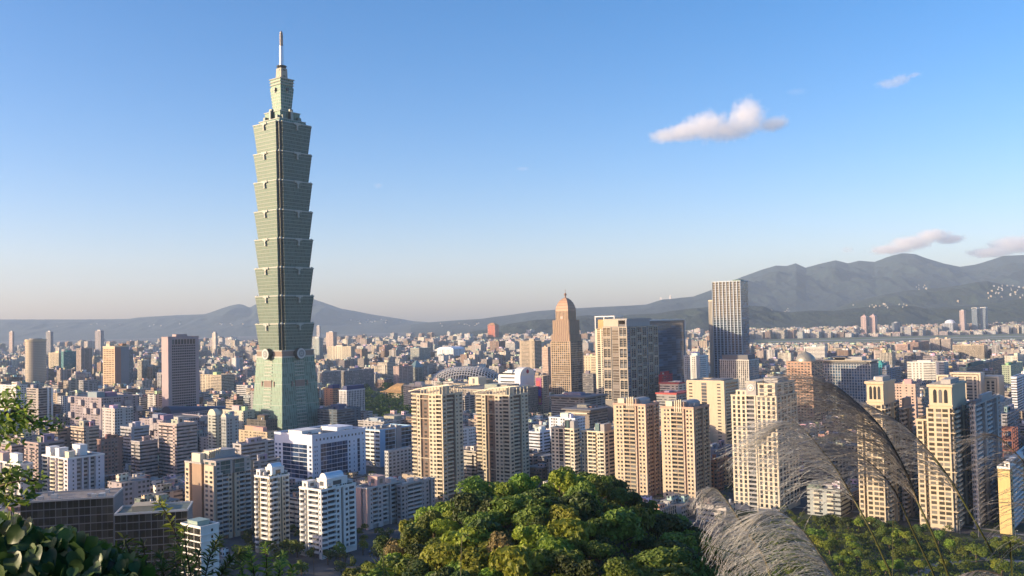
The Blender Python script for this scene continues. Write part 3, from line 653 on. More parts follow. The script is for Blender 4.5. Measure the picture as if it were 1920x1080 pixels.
# tall pale glass tower
b = Bld("office_tower", "tall pale tower of closely spaced white fins with a blue glass side", 1336, 1388, 1404, 527, 1560, "tower", vb=700, short="tall white finned tower"); L, W, H = b.wL, b.wR, b.H
b.walls.box(.8, .8, 0, W, L, H, wall((.10, .14, .17), .35)); FIN = wall((.36, .43, .50), .5, .1); GFIN = glass((.016, .03, .045), .15, .05, 1.5); n = int(H / 4.1)
for k in range(9): b.trim.box(-.9, L * k / 8 - .75 + (.75 if k == 0 else 0), 0, .8, L * k / 8 + .75 - (.75 if k == 8 else 0), H, FIN)
for i in range(n + 1): b.trim.box(.1, .9, i * 4.1 - .2, .8, L - .9, min(H, i * 4.1 + .4), FIN)
for i in range(n):
    for k in range(8): b.el_rect('window', GFIN, 'L', L * k / 8 + .76, L * (k + 1) / 8 - .76, .7, .8, i * 4.1 + .6, i * 4.1 + 3.75, (0, 0, W, L))
    for k in range(4): b.el_rect('window', GB, 'R', W * k / 4 + .2, W * (k + 1) / 4 - .2, .7, .78, i * 4.1 + .3, i * 4.1 + 3.8, (0, 0, W, L))
m = MB(); m.box(2, L, 0, W * .8, L + 9, H - 31, CRM); 
for k in range(3): m.box(1.5, L + 2 + 2.6 * k, 0, 2, L + 3.2 + 2.6 * k, H - 33, DGRY)
b.part("side_wing", m); b.parapet(FIN); m = MB(); m.box(4, L * .06, H + .2, W * .7, L * .3, H + 2.8, plain((.06, .14, .05))); b.part("roof_garden", m); b.finish()
# brown pointed tower
b = Bld("office_tower", "brown stone tower with a pointed domed top and ball finial", 1033, 1069, 1093, 640, 1660, "tower", vb=738, short="brown domed tower"); L, W, H = b.wL, b.wR, b.H; ST = wall((.42, .315, .21)); ST2 = wall((.29, .20, .155))
b.fl = 4.0; b.body(ST, ",vvvvvvvvv,", ",vvvvvgG", core=ST2, ww=.6, wh=.66, bandmat=wall((.52, .40, .28)), bands=3, z1=H); zz = H
cx, cy = W / 2, L / 2; m = MB()
def sq(hx, hy): return [(cx - hx, cy - hy), (cx + hx, cy - hy), (cx + hx, cy + hy), (cx - hx, cy + hy)]
z1 = at(1063, 600, 1680).z; z2 = at(1063, 583, 1680).z; z3 = at(1063, 558, 1680).z
for hx0, hy0, za, zb in ((W * .47, L * .47, zz, zz + 12), (W * .42, L * .42, zz + 12, z1), (W * .32, L * .32, z1, z2)):
    m.prism(sq(hx0, hy0), za, zb, ST2)
    k = 9
    for i in range(k): 
        f = (i + .5) / k; m.box(cx - hx0 - .6, cy - hy0 + 2 * hy0 * f - .7, za, cx - hx0 + .02, cy - hy0 + 2 * hy0 * f + .7, zb - .5, ST); m.box(cx - hx0 + 2 * hx0 * f - .7, cy - hy0 - .6, za, cx - hx0 + 2 * hx0 * f + .7, cy - hy0 + .02, zb - .5, ST)
b.part("stepped_crown", m); m = MB(); hh = z3 - z2
prof = [(1.0, 0), (.97, .2), (.88, .42), (.74, .62), (.55, .8), (.33, .92), (.12, 1.0)]
for (r0, f0), (r1, f1) in zip(prof[:-1], prof[1:]): m.prism(sq(W * .32 * r0, L * .32 * r0), z2 + hh * f0, z2 + hh * f1, wall((.40, .25, .16), .6), sq(W * .32 * r1, L * .32 * r1))
for r0, f0 in prof[1:-1]: m.prism(sq(W * .32 * r0 + .4, L * .32 * r0 + .4), z2 + hh * f0 - .4, z2 + hh * f0 + .4, ST2)
b.part("dome", m); m = MB(); m.cyl(cx, cy, z3, z3 + 4, 1.6, .9, 8, BRN); m.lathe(cx, cy, [(0, z3 + 3), (1.9, z3 + 4.2), (2.6, z3 + 6), (1.9, z3 + 7.8), (0.4, z3 + 9), (.25, z3 + 16), (0, z3 + 16)], 12, BRN); b.part("ball_finial", m)
m = MB(); m.box(cx - W * .34, cy - 2.4, z1 + 2, cx - W * .32 - .3, cy + 2.4, z1 + 7, PNK); b.part("crown_emblem", m); b.finish()
# pinkish office slab
b = Bld("office_tower", "purplish pink slab tower with a grid of square windows and a tall top arcade", 303, 315, 373, 633, 1340, "tower", vb=757, short="purplish slab tower"); L, W, H = b.wL, b.wR, b.H; b.fl = 3.9; PK = wall((.40, .315, .315)); GSLAB = glass((.022, .018, .02), .3, .03, 1.4)
b.body(PK, "....", "..,", z1=H, base=99, rec=.8); n = 13; ev = W * .115; bw = (W - 2 * ev) / n; nf = int((H - 22) / 3.9)
for i in range(nf):
    for k in range(n): b.el_rect('window', GSLAB, 'R', ev + bw * k + bw * .16, ev + bw * (k + 1) - bw * .08, -.06, .03, 12 + i * 3.9 + .7, 12 + i * 3.9 + 3.2, (0, 0, W, L))
for k in range(8): b.el_rect('arcade_window', GD, 'R', ev + (W - 2 * ev) * k / 8 + .6, ev + (W - 2 * ev) * (k + 1) / 8 - .6, -.06, .03, H - 10.5, H - 3.2, (0, 0, W, L))
b.parapet(PK); m = MB(); m.box(W * .3, L * .2, H + .2, W * .66, L * .8, H + 4.5, PK); b.part("rooftop_room", m); b.finish()
# white and blue glass hospital-like complex
b = Bld("office_building", "white office building with a wide blue glass front, left of the light blue block", 515, 585, 686, 819, 838, "office building", vb=905, short="white and blue glass building"); L, W, H = b.wL, b.wR, b.H
b.fl = 4.0; b.body(BWHT, "ww,GGG,w", ".nn.,GGGGG,w,.n.,g,.n.", gm=glass((.02, .04, .085), .1, .05, 1.5), base=1, top=2, rec=.6)
for u in np.linspace(.08, .94, 14): b.el_rect('window', GD, 'R', W * u - .8, W * u + .8, -.05, .03, H - 4.6, H - 2.6, (0, 0, W, L))
b.parapet(BWHT, h=1.6); b.room(.06, .35, .4, .7, 3.4, WHT); b.room(.6, .2, .9, .6, 3.5, BWHT); b.units(9); b.finish()
b = Bld("office_building", "white and light blue office building with ribbon windows, behind trees", 672, 712, 772, 808, 930, "office building", vb=890, short="light blue office block"); b.fl = 4.0; L, W, H = b.wL, b.wR, b.H
b.body(WHT, ".WWWW", ".GG,d,GG", over={}, gm=GD, core=GRY, ledge=.25, bandmat=BLUEW); 
m = MB(); m.box(.1, -.3, 0, W * .16, -.01, H + .6, BLUEW); m.box(W * .5, -.8, 0, W * .66, -.01, H + 3, wall((.36, .31, .29))); b.part("blue_panel", m); b.parapet(BLUEW); b.units(14); b.finish()
b = Bld("office_building", "grey white low office block with square windows beside the light blue office block", 722, 728, 772, 848, 850, "office building", vb=890); b.body(LGRY, "ww", "wwwwww"); b.parapet(LGRY); b.finish()
# white blocks with rounded balconies
for (xl, xc, xr, yt, D, lab, vbb) in ((562, 602, 668, 922, 572, "white apartment block with rounded balconies and a vaulted penthouse, nearest of its kind", 1045), (478, 505, 543, 898, 585, "white apartment block with rounded balconies, left of the nearest one", 1030)):
    b = Bld("apartment_block", lab, xl, xc, xr, yt, D, "apartment block", G_BAY, vb=vbb, short="white rounded-balcony blocks"); b.fl = 3.15; L, W, H = b.wL, b.wR, b.H
    b.body(CRM if xl < 500 else WHT, "cd,bbn", "cBw,d,wc,", core=DGRY, bal=WHT, gm=GD, rec=1.6); b.parapet(WHT, h=1.3)
    b.room(.25, .15, .85, .6, 6, WHT, win=True); m = MB(); vault(m, W * .3, W * .8, L * .4, L * .16, H + 6.2, metal((.55, .65, .72), .4, .3), ends=WHT); b.part("vaulted_roof", m); b.room(.05, .7, .3, .95, 4.5, WHT, win=True); b.room(.88, .1, .98, .5, 3, LGRY); b.tanks(2)
    m = MB()
    for k in range(26): 
        x = random.uniform(.5, W - 1); m.lathe(x, random.uniform(.4, .9), [(0, H + 1.0), (.5, H + 1.3), (.35, H + 1.9), (0, H + 2.1)], 5, plain((.04, .07, .025)))
    b.part("roof_planting", m); b.finish()
b = Bld("apartment_block", "long greyish white apartment block with stacked balconies behind the rounded-balcony block", 664, 688, 760, 918, 650, "apartment block", vb=1000); b.fl = 3.1; b.body(wall((.52, .48, .46)), ".d", ".nbw,bd,bbw", core=GRY, bal=LGRY, over={'.': PNK}); b.parapet(LGRY); b.room(.3, .1, .5, .8, 7, PNK, win=True); b.room(.7, .2, .85, .7, 3, LGRY); b.tanks(3); b.finish()
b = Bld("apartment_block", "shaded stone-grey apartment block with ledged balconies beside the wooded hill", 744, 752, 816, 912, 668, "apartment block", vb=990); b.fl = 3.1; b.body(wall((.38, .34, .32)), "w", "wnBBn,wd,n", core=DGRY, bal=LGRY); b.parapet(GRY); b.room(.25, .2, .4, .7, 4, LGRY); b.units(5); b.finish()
# big brown and grey residential block
b = Bld("apartment_tower", "big brown and grey apartment tower with sunlit beige corners and a fan roof sculpture", 347, 400, 476, 874, 625, "tower", vb=1040, short="fan-sculpture apartment tower"); b.fl = 3.2; L, W, H = b.wL, b.wR, b.H
b.body(wall((.56, .46, .34)), "wd...dww", ".cbwd,wbc.", over={'.': BRN2}, core=wall((.33, .22, .15)), bal=LGRY, rec=1.5, top=1)
b.body(wall((.38, .35, .33)), "ww", "wG,dG,w", z0=H - 7, z1=H + 2.5, rect=(1.6, .02 - .6, W * .9, L * .4), base=0, gm=GT); b.parapet(GRY, z=H, rect=(0, L * .42, W, L)); b.parapet(GRY, z=H + 2.5, rect=(1.6, -.6, W * .9, L * .4), h=.8)
m = MB()
for k in range(6): 
    a = -.5 + .2 * k; x = W * .25 + k * 1.5
    m.add([(x, L * .55, H + .2), (x + .5, L * .55, H + .2), (x + .5, L * .75, H + .2), (x, L * .75, H + .2), (x + a * 2, L * .45, H + 8 + k * .3), (x + .5 + a * 2, L * .45, H + 8 + k * .3), (x + .5 + a * 2, L * .85, H + 6), (x + a * 2, L * .85, H + 6)], [(0, 3, 2, 1), (4, 5, 6, 7), (0, 1, 5, 4), (1, 2, 6, 5), (2, 3, 7, 6), (3, 0, 4, 7)], CRM)
b.part("fan_sculpture", m); b.room(.4, .5, .9, .9, 7, GRY); m = MB(); m.box(W * .1, L * .6, H + .2, W * .22, L * .9, H + 6.5, CRM); b.part("rooftop_room", m); b.finish()
# long black mirror office block at lower left
b = Bld("office_block", "long low office block clad in black mirror glass, behind the dark leafy shrub", 36, 38, 213, 944, 470, "office block", vb=1030, short="black mirror glass block", yaw=R_(13), wL=26); L, W, H = b.wL, b.wR, b.H; b.fl = 4.2
b.body(DGRY, "GG", "GGGGGGGG", gm=GK, rec=.5, base=0); b.parapet(GRY, h=.9, roofm=roofing((.28, .24, .21))); b.units(7)
m = MB()
for k in range(14): m.box(W * k / 14, 1.0, H + .1, W * k / 14 + .12, 1.12, H + 2.2, metal((.6, .6, .6)))
b.part("roof_railing", m); b.finish()
b = Bld("office_block", "lower black glass wing with a grey roof rim, right of the mirror glass block", 214, 215, 352, 967, 462, "office block", vb=1030, yaw=R_(13), wL=22); b.fl = 4.2; b.body(DGRY, "G", "GGGGGG", gm=GK, rec=.5, base=0); b.parapet(LGRY, h=1.0, roofm=ROOFG); b.room(.2, .3, .5, .8, 2.6, BEI); b.finish()
b = Bld("office_block", "white office block with horizontal slats and green roof, below the fan-sculpture tower", 340, 376, 411, 992, 452, "office block", vb=1080); b.fl = 3.4; b.body(WHT, "GGG", "..n.", gm=GK, ledge=.5, bandmat=WHT, rec=.5); b.parapet(WHT, roofm=ROOFG); b.room(.15, .3, .8, .8, 2.5, plain((.3, .4, .36))); b.finish()
# white pink residential with rows of round balconies
b = Bld("apartment_block", "white apartment block with pinkish lower half and sunlit rounded balconies, left side of the photo", 79, 127, 196, 862, 690, "apartment block", vb=935, short="white and pink apartment block"); b.fl = 3.1; b.body(wall((.60, .56, .58)), "cdcdcw", ".n,D,D,D,n.", core=GRY, bal=CRM, gm=GD); b.parapet(WHT); b.room(.05, .75, .3, .92, 7, WHT); b.room(.05, .4, .3, .55, 7, WHT); b.room(.55, .3, .75, .6, 8, WHT); b.room(.1, .1, .25, .25, 5, CRM); b.tanks(2); b.finish()
b = Bld("apartment_block", "white apartment block with tall stair tower at the left edge of the photo", -30, 38, 62, 873, 700, "apartment block", vb=940); b.fl = 3.1; b.body(wall((.60, .57, .57)), "cwdcd,", "n..n", core=GRY, bal=CRM); b.parapet(WHT); b.room(.1, .1, .5, .3, 8, WHT); b.room(.1, .5, .6, .7, 7, PNK); b.finish()
# ---------------------------------------------------------------- facade shader for the smaller and farther buildings
def city_facade():
    t = NT("city_facade"); at_ = t.new("ShaderNodeAttribute"); at_.attribute_name = "Col"; uv = t.new("ShaderNodeUVMap"); uv.uv_map = "UVMap"
    sp = t.new("ShaderNodeSeparateXYZ"); t.link(uv.outputs[0], sp.inputs[0]); st = at_.outputs["Alpha"]
    u = t.math('DIVIDE', sp.outputs[0], 3.1); v = t.math('DIVIDE', sp.outputs[1], 3.2)
    fu, fv, iu, iv = t.math('FRACT', u), t.math('FRACT', v), t.math('FLOOR', u), t.math('FLOOR', v)
    au = t.math('ABSOLUTE', t.math('SUBTRACT', fu, .5)); av = t.math('ABSOLUTE', t.math('SUBTRACT', fv, .5))
    wcol = t.new("ShaderNodeTexWhiteNoise"); wcol.noise_dimensions = '1D'; t.link(iu, wcol.inputs["W"])
    cv = t.new("ShaderNodeCombineXYZ"); t.link(iu, cv.inputs[0]); t.link(iv, cv.inputs[1]); wcell = t.new("ShaderNodeTexWhiteNoise"); wcell.noise_dimensions = '2D'; t.link(cv.outputs[0], wcell.inputs["Vector"])
    punch = t.math('MULTIPLY', t.math('LESS_THAN', au, .29), t.math('LESS_THAN', av, .24)); punch = t.math('MULTIPLY', punch, t.math('GREATER_THAN', wcol.outputs["Value"], .22))
    ribbon = t.math('MULTIPLY', t.math('LESS_THAN', av, .22), t.math('GREATER_THAN', wcol.outputs["Value"], .12)); strip = t.math('MULTIPLY', t.math('LESS_THAN', au, .3), t.math('LESS_THAN', av, .44))
    s1 = t.math('LESS_THAN', st, .4); s3 = t.math('GREATER_THAN', st, .72); s2 = t.math('SUBTRACT', 1.0, t.math('ADD', s1, s3))
    m = t.math('ADD', t.math('ADD', t.math('MULTIPLY', punch, s1), t.math('MULTIPLY', ribbon, s2)), t.math('MULTIPLY', strip, s3))
    n2 = t.noise(0.5, 3, stretch=(1, 1, .12)); wallc = t.mix(t.math('MULTIPLY', t.ramp(n2, (0.4, 0.0), (0.75, 1.0)), .4), at_.outputs["Color"], t.mix(1.0, at_.outputs["Color"], (.5, .48, .46), 'MULTIPLY'))
    wallc = t.mix(t.math('MULTIPLY', t.math('GREATER_THAN', wcol.outputs["Value"], .8), .35), wallc, (.3, .27, .25))
    win = t.ramp(wcell.outputs["Value"], (0.0, (.02, .024, .03)), (.6, (.035, .04, .05)), (.85, (.09, .09, .09)), (1.0, (.3, .28, .25)))
    t.link(t.mix(m, wallc, win), t.b.inputs["Base Color"]); t.link(t.math('MULTIPLY_ADD', m, -.62, .85), t.b.inputs["Roughness"]); return t.mat
def city_roof():
    t = NT("city_roof"); at_ = t.new("ShaderNodeAttribute"); at_.attribute_name = "Col"; n1 = t.noise(.15, 4); n2 = t.noise(1.2, 3)
    c = t.mix(.55, at_.outputs["Color"], t.ramp(n1, (.35, (.13, .125, .12)), (.6, (.26, .25, .24)))); c = t.mix(t.ramp(n2, (.5, 0.0), (.7, .5)), c, (.09, .09, .09)); t.link(c, t.b.inputs["Base Color"]); t.b.inputs["Roughness"].default_value = .9; return t.mat
CF, CR = city_facade(), city_roof()
class CMB:
    """boxes with facade coordinates in metres and a colour per face"""
    def __init__(s): s.v = []; s.f = []; s.uv = []; s.c = []; s.m = []
    def box(s, o, ax, ay, x0, y0, z0, x1, y1, z1, col, style, roofcol=None, off=0.0, f_top=True):
        P = [(o[0] + ax[0] * x + ay[0] * y, o[1] + ax[1] * x + ay[1] * y) for x, y in ((x0, y0), (x1, y0), (x1, y1), (x0, y1))]
        n = len(s.v); s.v += [(p[0], p[1], z0) for p in P] + [(p[0], p[1], z1) for p in P]
        w = [x1 - x0, y1 - y0, x1 - x0, y1 - y0]; h = z1 - z0
        for i in range(4):
            j = (i + 1) % 4; s.f.append((n + i, n + j, n + 4 + j, n + 4 + i)); a = off + 37 * i
            s.uv += [a, z0 % 3.2 * 0, a + w[i], 0, a + w[i], h, a, h]; s.c += [(*col, style)] * 4; s.m.append(0)
        if f_top: s.f.append((n + 4, n + 5, n + 6, n + 7)); s.uv += [0] * 8; s.c += [(*(roofcol or col), style)] * 4; s.m.append(1)
    def build(s, name, parent=None):
        me = bpy.data.meshes.new(name); me.from_pydata(s.v, [], s.f); me.materials.append(CF); me.materials.append(CR)
        me.polygons.foreach_set("material_index", s.m); l = me.uv_layers.new(name="UVMap"); l.data.foreach_set("uv", s.uv)
        ca = me.color_attributes.new("Col", 'FLOAT_COLOR', 'CORNER'); ca.data.foreach_set("color", np.array(s.c, dtype=np.float32).ravel()); me.update()
        o = bpy.data.objects.new(name, me); COL.objects.link(o)
        if parent: o.parent = parent
        return o
I2 = ((1, 0), (0, 1))
def mid(name, label, xl, xc, xr, yt, D, col, style, cat="building", vb=None, yaw=YAW, group=None, roofcol=None, rooms=1, colR=None, short=None, tank=1, steps=None, par=True):
    """mid-distance building: body with facade pattern, roof rooms, tanks"""
    b = Bld(name, label, xl, xc, xr, yt, D, cat, group, yaw, vb, short); L, W, H = b.wL, b.wR, b.H; rnd = random.Random(int(xl * 7 + yt))
    m = CMB(); off = rnd.random() * 300; rc = roofcol or (.2, .19, .18)
    if steps:
        for (fx0, fy0, fx1, fy1, fz) in steps: m.box((0, 0), *I2, W * fx0, L * fy0, 0, W * fx1, L * fy1, H * fz, col, style, rc, off)
    else: m.box((0, 0), *I2, 0, 0, 0, W, L, H, col, style, rc, off)
    m.build("wall", b.root)
    if par and not steps: b.parapet(wall(tuple(round(min(.8, c * 1.05), 3) for c in col)), h=1.1, roofm=roofing(tuple(round(c, 3) for c in rc)))
    for k in range(rooms):
        a = rnd.uniform(.05, .5); c = rnd.uniform(.05, .55); b.room(a, c, min(.97, a + rnd.uniform(.2, .42)), min(.97, c + rnd.uniform(.18, .4)), rnd.uniform(3, 6.5), wall(tuple(round(min(.8, x * rnd.choice((.8, 1, 1.15))), 3) for x in col)), win=D < 900)
    if tank: b.tanks(tank, rnd=rnd)
    return b
c_pink = (.48, .38, .33); c_beige = (.50, .41, .29); c_cream = (.60, .54, .42); c_white = (.68, .67, .65); c_grey = (.36, .35, .35); c_brown = (.28, .17, .11); c_tan = (.44, .33, .22); c_purp = (.30, .26, .285); c_red = (.30, .18, .13); c_teal = (.06, .25, .27); c_dk = (.14, .14, .16); c_blue = (.2, .3, .42)
# plain tan block with slot windows
b = mid("office_building", "plain tan office block with a dark vertical window strip, between the golden and cream towers", 1289, 1357, 1386, 716, 1010, (.55, .45, .32), .9, "office building", vb=845, rooms=0, tank=0, short="plain tan block"); L, W, H = b.wL, b.wR, b.H
m = MB(); m.box(-.4, -.4, 0, W + .05, L + .4, H, wall((.54, .44, .31))); b.part("cladding", m)
for i in range(int(H / 3.6)):
    b.el_rect('window', GD, 'L', L * .40, L * .54, -.5, -.42, i * 3.6 + .3, i * 3.6 + 3.3, (0, 0, W, L)); b.el_rect('window', GD, 'L', L * .82, L * .91, -.5, -.42, i * 3.6 + 1.2, i * 3.6 + 2.6, (0, 0, W, L)); b.el_rect('window', GD, 'L', L * .06, L * .15, -.5, -.42, i * 3.6 + 1.2, i * 3.6 + 2.6, (0, 0, W, L)); b.el_rect('window', GD, 'R', W * .1, W * .9, -.5, -.42, i * 3.6 + 1.0, i * 3.6 + 2.8, (0, 0, W, L))
m = MB(); m.box(W * .1, L * .1, H + .1, W * .9, L * .6, H + 1.8, DGRY); b.part("rooftop_room", m); b.finish()
# brown domed hotel
b = Bld("hotel_building", "reddish brown stepped building with a grey dome roof, left of the gridded glass office", 1470, 1523, 1548, 680, 1190, "building", vb=790, short="reddish domed building"); L, W, H = b.wL, b.wR, b.H; b.fl = 3.7; RB = wall((.42, .27, .19))
b.body(RB, ",wwwwwwwww,", "wwwwww", z1=H * .78, core=BRN, rec=.6); b.body(RB, ",wwwwwww,", "wwww", z0=H * .78, rect=(W * .06, L * .06, W * .95, L * .92), rec=.6, base=0); b.parapet(RB, z=H, rect=(W * .06, L * .06, W * .95, L * .92)); b.parapet(RB, z=H * .78, h=.9)
m = MB(); m.lathe(W * .5, L * .45, [(L * .33, H + .1), (L * .33, H + 3), (L * .31, H + 5), (L * .26, H + 8), (L * .17, H + 11), (L * .06, H + 12.6), (L * .03, H + 14), (.2, H + 18), (0, H + 18)], 24, metal((.36, .34, .28), .45, .4)); m.smooth = True; b.part("dome", m); b.finish()
# gridded glass office
b = Bld("office_building", "wide gridded blue glass office with a flat overhanging roof, behind the grass plumes", 1542, 1632, 1648, 682, 1240, "office building", vb=780, short="gridded glass office"); L, W, H = b.wL, b.wR, b.H
b.walls.box(.5, .5, 0, W, L, H, wall((.08, .10, .13), .3)); n = int(H / 3.9); GRD = wall((.40, .41, .42), .6)
for i in range(n + 1): b.trim.box(0, 0, i * 3.9 - .35, W, L, min(H, i * 3.9 + .35), GRD)
for k in range(19): b.trim.box(-.15, L * k / 18 - .45, 0, .5, L * k / 18 + .45, H - .4, GRD)
for k in range(6): b.trim.box(W * k / 5 - .4, -.15, 0, W * k / 5 + .4, .5, H - .4, GRD)
for i in range(n):
    for k in range(18): b.el_rect('window', GB, 'L', L * k / 18 + .5, L * (k + 1) / 18 - .5, .38, .46, i * 3.9 + .5, i * 3.9 + 3.5, (0, 0, W, L))
m = MB(); m.box(-2, -2, H + 3, W + 1, L + 2, H + 4.2, wall((.5, .44, .34))); m.box(1, 1, H + .3, W - 1, L - 1, H + 3, DGRY); b.part("roof_slab", m); m = MB(); m.box(W * .2, L * .2, H + 4.3, W * .8, L * .55, H + 9, GRY); m.box(0, L * .5, H + 8, W * .9, L * .9, H + 9, DGRY); m.box(W * .4, L * .6, H + 4.3, W * .6, L * .8, H + 8, DGRY); b.part("rooftop_room", m); b.finish()
# round tower
c = at(67, 640, 2150); t = tag(empty("round_tower", (c.x, 2150, 0)), "round glass office tower with a flat top near the left edge", "tower"); HEROES.append((49, 85, 640, 716, 2150, "round glass tower")); FOOT.append((Vector((c.x, 2150)), Vector((1, 0)), Vector((0, 1)), 26, 26)); H = c.z; r = 22.5
m = MB(); m.cyl(0, 0, 0, H, r, r, 32, glass((.16, .14, .11), .25, .2)); m.smooth = False; sh = m.build("glass_shaft", t); m = MB()
for i in range(1, int(H / 4)): m.cyl(0, 0, i * 4 - .6, i * 4 + .6, r + .35, r + .35, 32, wall((.38, .33, .27), .6))
m.build("floor_bands", t); m = MB(); m.cyl(0, 0, H, H + 5, r + .8, r + .8, 32, BEI); m.cyl(0, 0, H + 5, H + 7, r * .6, r * .6, 24, GRY); m.build("roof_drum", t)
# striped tan tower
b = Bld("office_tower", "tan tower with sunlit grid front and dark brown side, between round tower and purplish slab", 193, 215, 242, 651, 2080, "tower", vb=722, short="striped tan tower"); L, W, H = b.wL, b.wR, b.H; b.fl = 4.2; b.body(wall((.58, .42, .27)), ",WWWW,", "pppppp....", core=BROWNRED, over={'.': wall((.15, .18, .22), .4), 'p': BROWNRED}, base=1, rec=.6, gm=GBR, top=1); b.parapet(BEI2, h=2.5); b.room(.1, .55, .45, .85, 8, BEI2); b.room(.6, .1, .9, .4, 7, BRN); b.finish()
# barrel-shaped white building
b = Bld("office_building", "white building with rounded arched top and a round red sign, right of the stadium", 935, 975, 1003, 700, 1340, "office building", vb=775, short="white arched building"); L, W, H = b.wL, b.wR, b.H
m = MB(); m.box(0, 0, 0, W, L, H - 4, BWHT); b.part("wall", m); m = MB(); n = 14; R_h = W / 2; e = 12.0
pts = [(W / 2 + R_h * math.cos(math.pi * i / n), H - 4 + e * math.sin(math.pi * i / n)) for i in range(n + 1)]; k = n + 1
m.add([(a, -.4, c) for a, c in pts] + [(a, L * .35, c) for a, c in pts], [tuple(range(k))[::-1], tuple(range(k, 2 * k))] + [(i, i + 1, k + i + 1, k + i) for i in range(n)], WHT); b.part("arched_gable", m)
m = MB()
for i in range(5): m.box(W * .12 * 0 - .2, L * .35, H - 4 + i * 1.7, W * .8, L * (.98 - .1 * i), H - 4 + (i + 1) * 1.7, WHT)
b.part("stepped_roof", m); rr = (0, 0, W, L)
for i in range(5): b.el_rect('window', GD, 'L', L * .1, L * .75, -.3, -.2, H - 2 - i * 6, H + .2 - i * 6, rr)
b.el_rect('window', GB, 'R', W * .2, W * .8, -.55, -.45, 8, H * .55, rr); b.el_rect('window', GT, 'L', L * .75, L * .97, -.3, -.2, 6, H * .6, rr)
m = MB(); tf = lambda u, d, v: (W / 2 + u, -.45 - d, v); fdisc(m, tf, 0, H + 1.8, 3.0, 0, .5, plain((.35, .03, .08)), 18); b.part("round_sign", m); b.finish()
b = mid("commercial_building", "narrow tan building with a tall red and purple poster wall, beside the white arched building", 1004, 1018, 1030, 706, 1330, (.42, .33, .26), .3, vb=770, rooms=0); m = MB(); W, L, H = b.wR, b.wL, b.H
m.box(-.5, L * .2, H * .35, -.25, L * .9, H * .97, plain((.30, .06, .16))); m.box(-.7, L * .3, H * .55, -.52, L * .7, H * .7, plain((.1, .1, .45))); m.box(-.7, L * .4, H * .78, -.52, L * .8, H * .9, plain((.5, .08, .08))); m.box(-.7, L * .3, H * .4, -.52, L * .5, H * .5, plain((.45, .25, .05))); b.part("poster", m); b.finish()
# stadium with exposed lattice roof
c = at(874, 700, 2080); t = tag(empty("stadium", (c.x, 2080, 0), R_(-8)), "grey domed stadium under construction with an exposed lattice of roof ribs", "stadium"); HEROES.append((806, 942, 672, 712, 2080, "lattice-domed stadium")); FOOT.append((Vector((c.x, 2080)), Vector((1, 0)), Vector((0, 1)), 92, 75))
A_, B_, H_ = 84, 66, 36; STL = wall((.54, .52, .50)); m = MB(); prof = [(1, 0), (1.0, .25), (.93, .5), (.78, .75), (.55, .92), (.28, .99), (0, 1.0)]; n = 40; vs = []; fs = []
for rr_, z in prof[:-1]:
    for i in range(n): a = 2 * math.pi * i / n; vs.append((A_ * .97 * rr_ * math.cos(a), B_ * .97 * rr_ * math.sin(a), H_ * z * .97))
for k in range(len(prof) - 2):
    for i in range(n): fs.append((k * n + i, k * n + (i + 1) % n, (k + 1) * n + (i + 1) % n, (k + 1) * n + i))
fs.append(tuple(range((len(prof) - 2) * n, (len(prof) - 1) * n))); m.add(vs, fs, wall((.09, .08, .075))); m.build("roof_shell", t); m = MB()
for i in range(-13, 14):
    x = i * A_ / 13.6; pts = []
    for k in range(13):
        y = B_ * math.cos(math.pi * k / 12); q = min(.999, (x / A_) ** 2 + (y / B_) ** 2 * .999); s_ = (1 - (x / A_) ** 2) ** .5; y *= s_; q = (x / A_) ** 2 + (y / B_) ** 2; pts.append((x, y, 6 + H_ * max(0, 1 - q ** 1.6) ** .62))
    m.tube(pts, 1.15, STL, 4)
for i in range(-9, 10):
    y = i * B_ / 9.6; pts = []
    for k in range(13):
        s_ = (1 - (y / B_) ** 2) ** .5; x = A_ * math.cos(math.pi * k / 12) * s_; q = (x / A_) ** 2 + (y / B_) ** 2; pts.append((x, y, 6 + H_ * max(0, 1 - q ** 1.6) ** .62))
    m.tube(pts, .9, STL, 4)
m.build("roof_lattice", t); m = MB(); n = 44
for i in range(n): a = 2 * math.pi * i / n; b2 = 2 * math.pi * (i + .5) / n; m.tube([(A_ * 1.03 * math.cos(a), B_ * 1.03 * math.sin(a), 0), (A_ * math.cos(b2), B_ * math.sin(b2), 14)], .6, STL, 4); m.tube([(A_ * 1.03 * math.cos(b2), B_ * 1.03 * math.sin(b2), 0), (A_ * math.cos(a), B_ * math.sin(a), 14)], .6, STL, 4)
for z in (7, 14): m.tube([(A_ * 1.01 * math.cos(2 * math.pi * i / n), B_ * 1.01 * math.sin(2 * math.pi * i / n), z) for i in range(n + 1)], .8, STL, 4)
m.build("raking_columns", t)
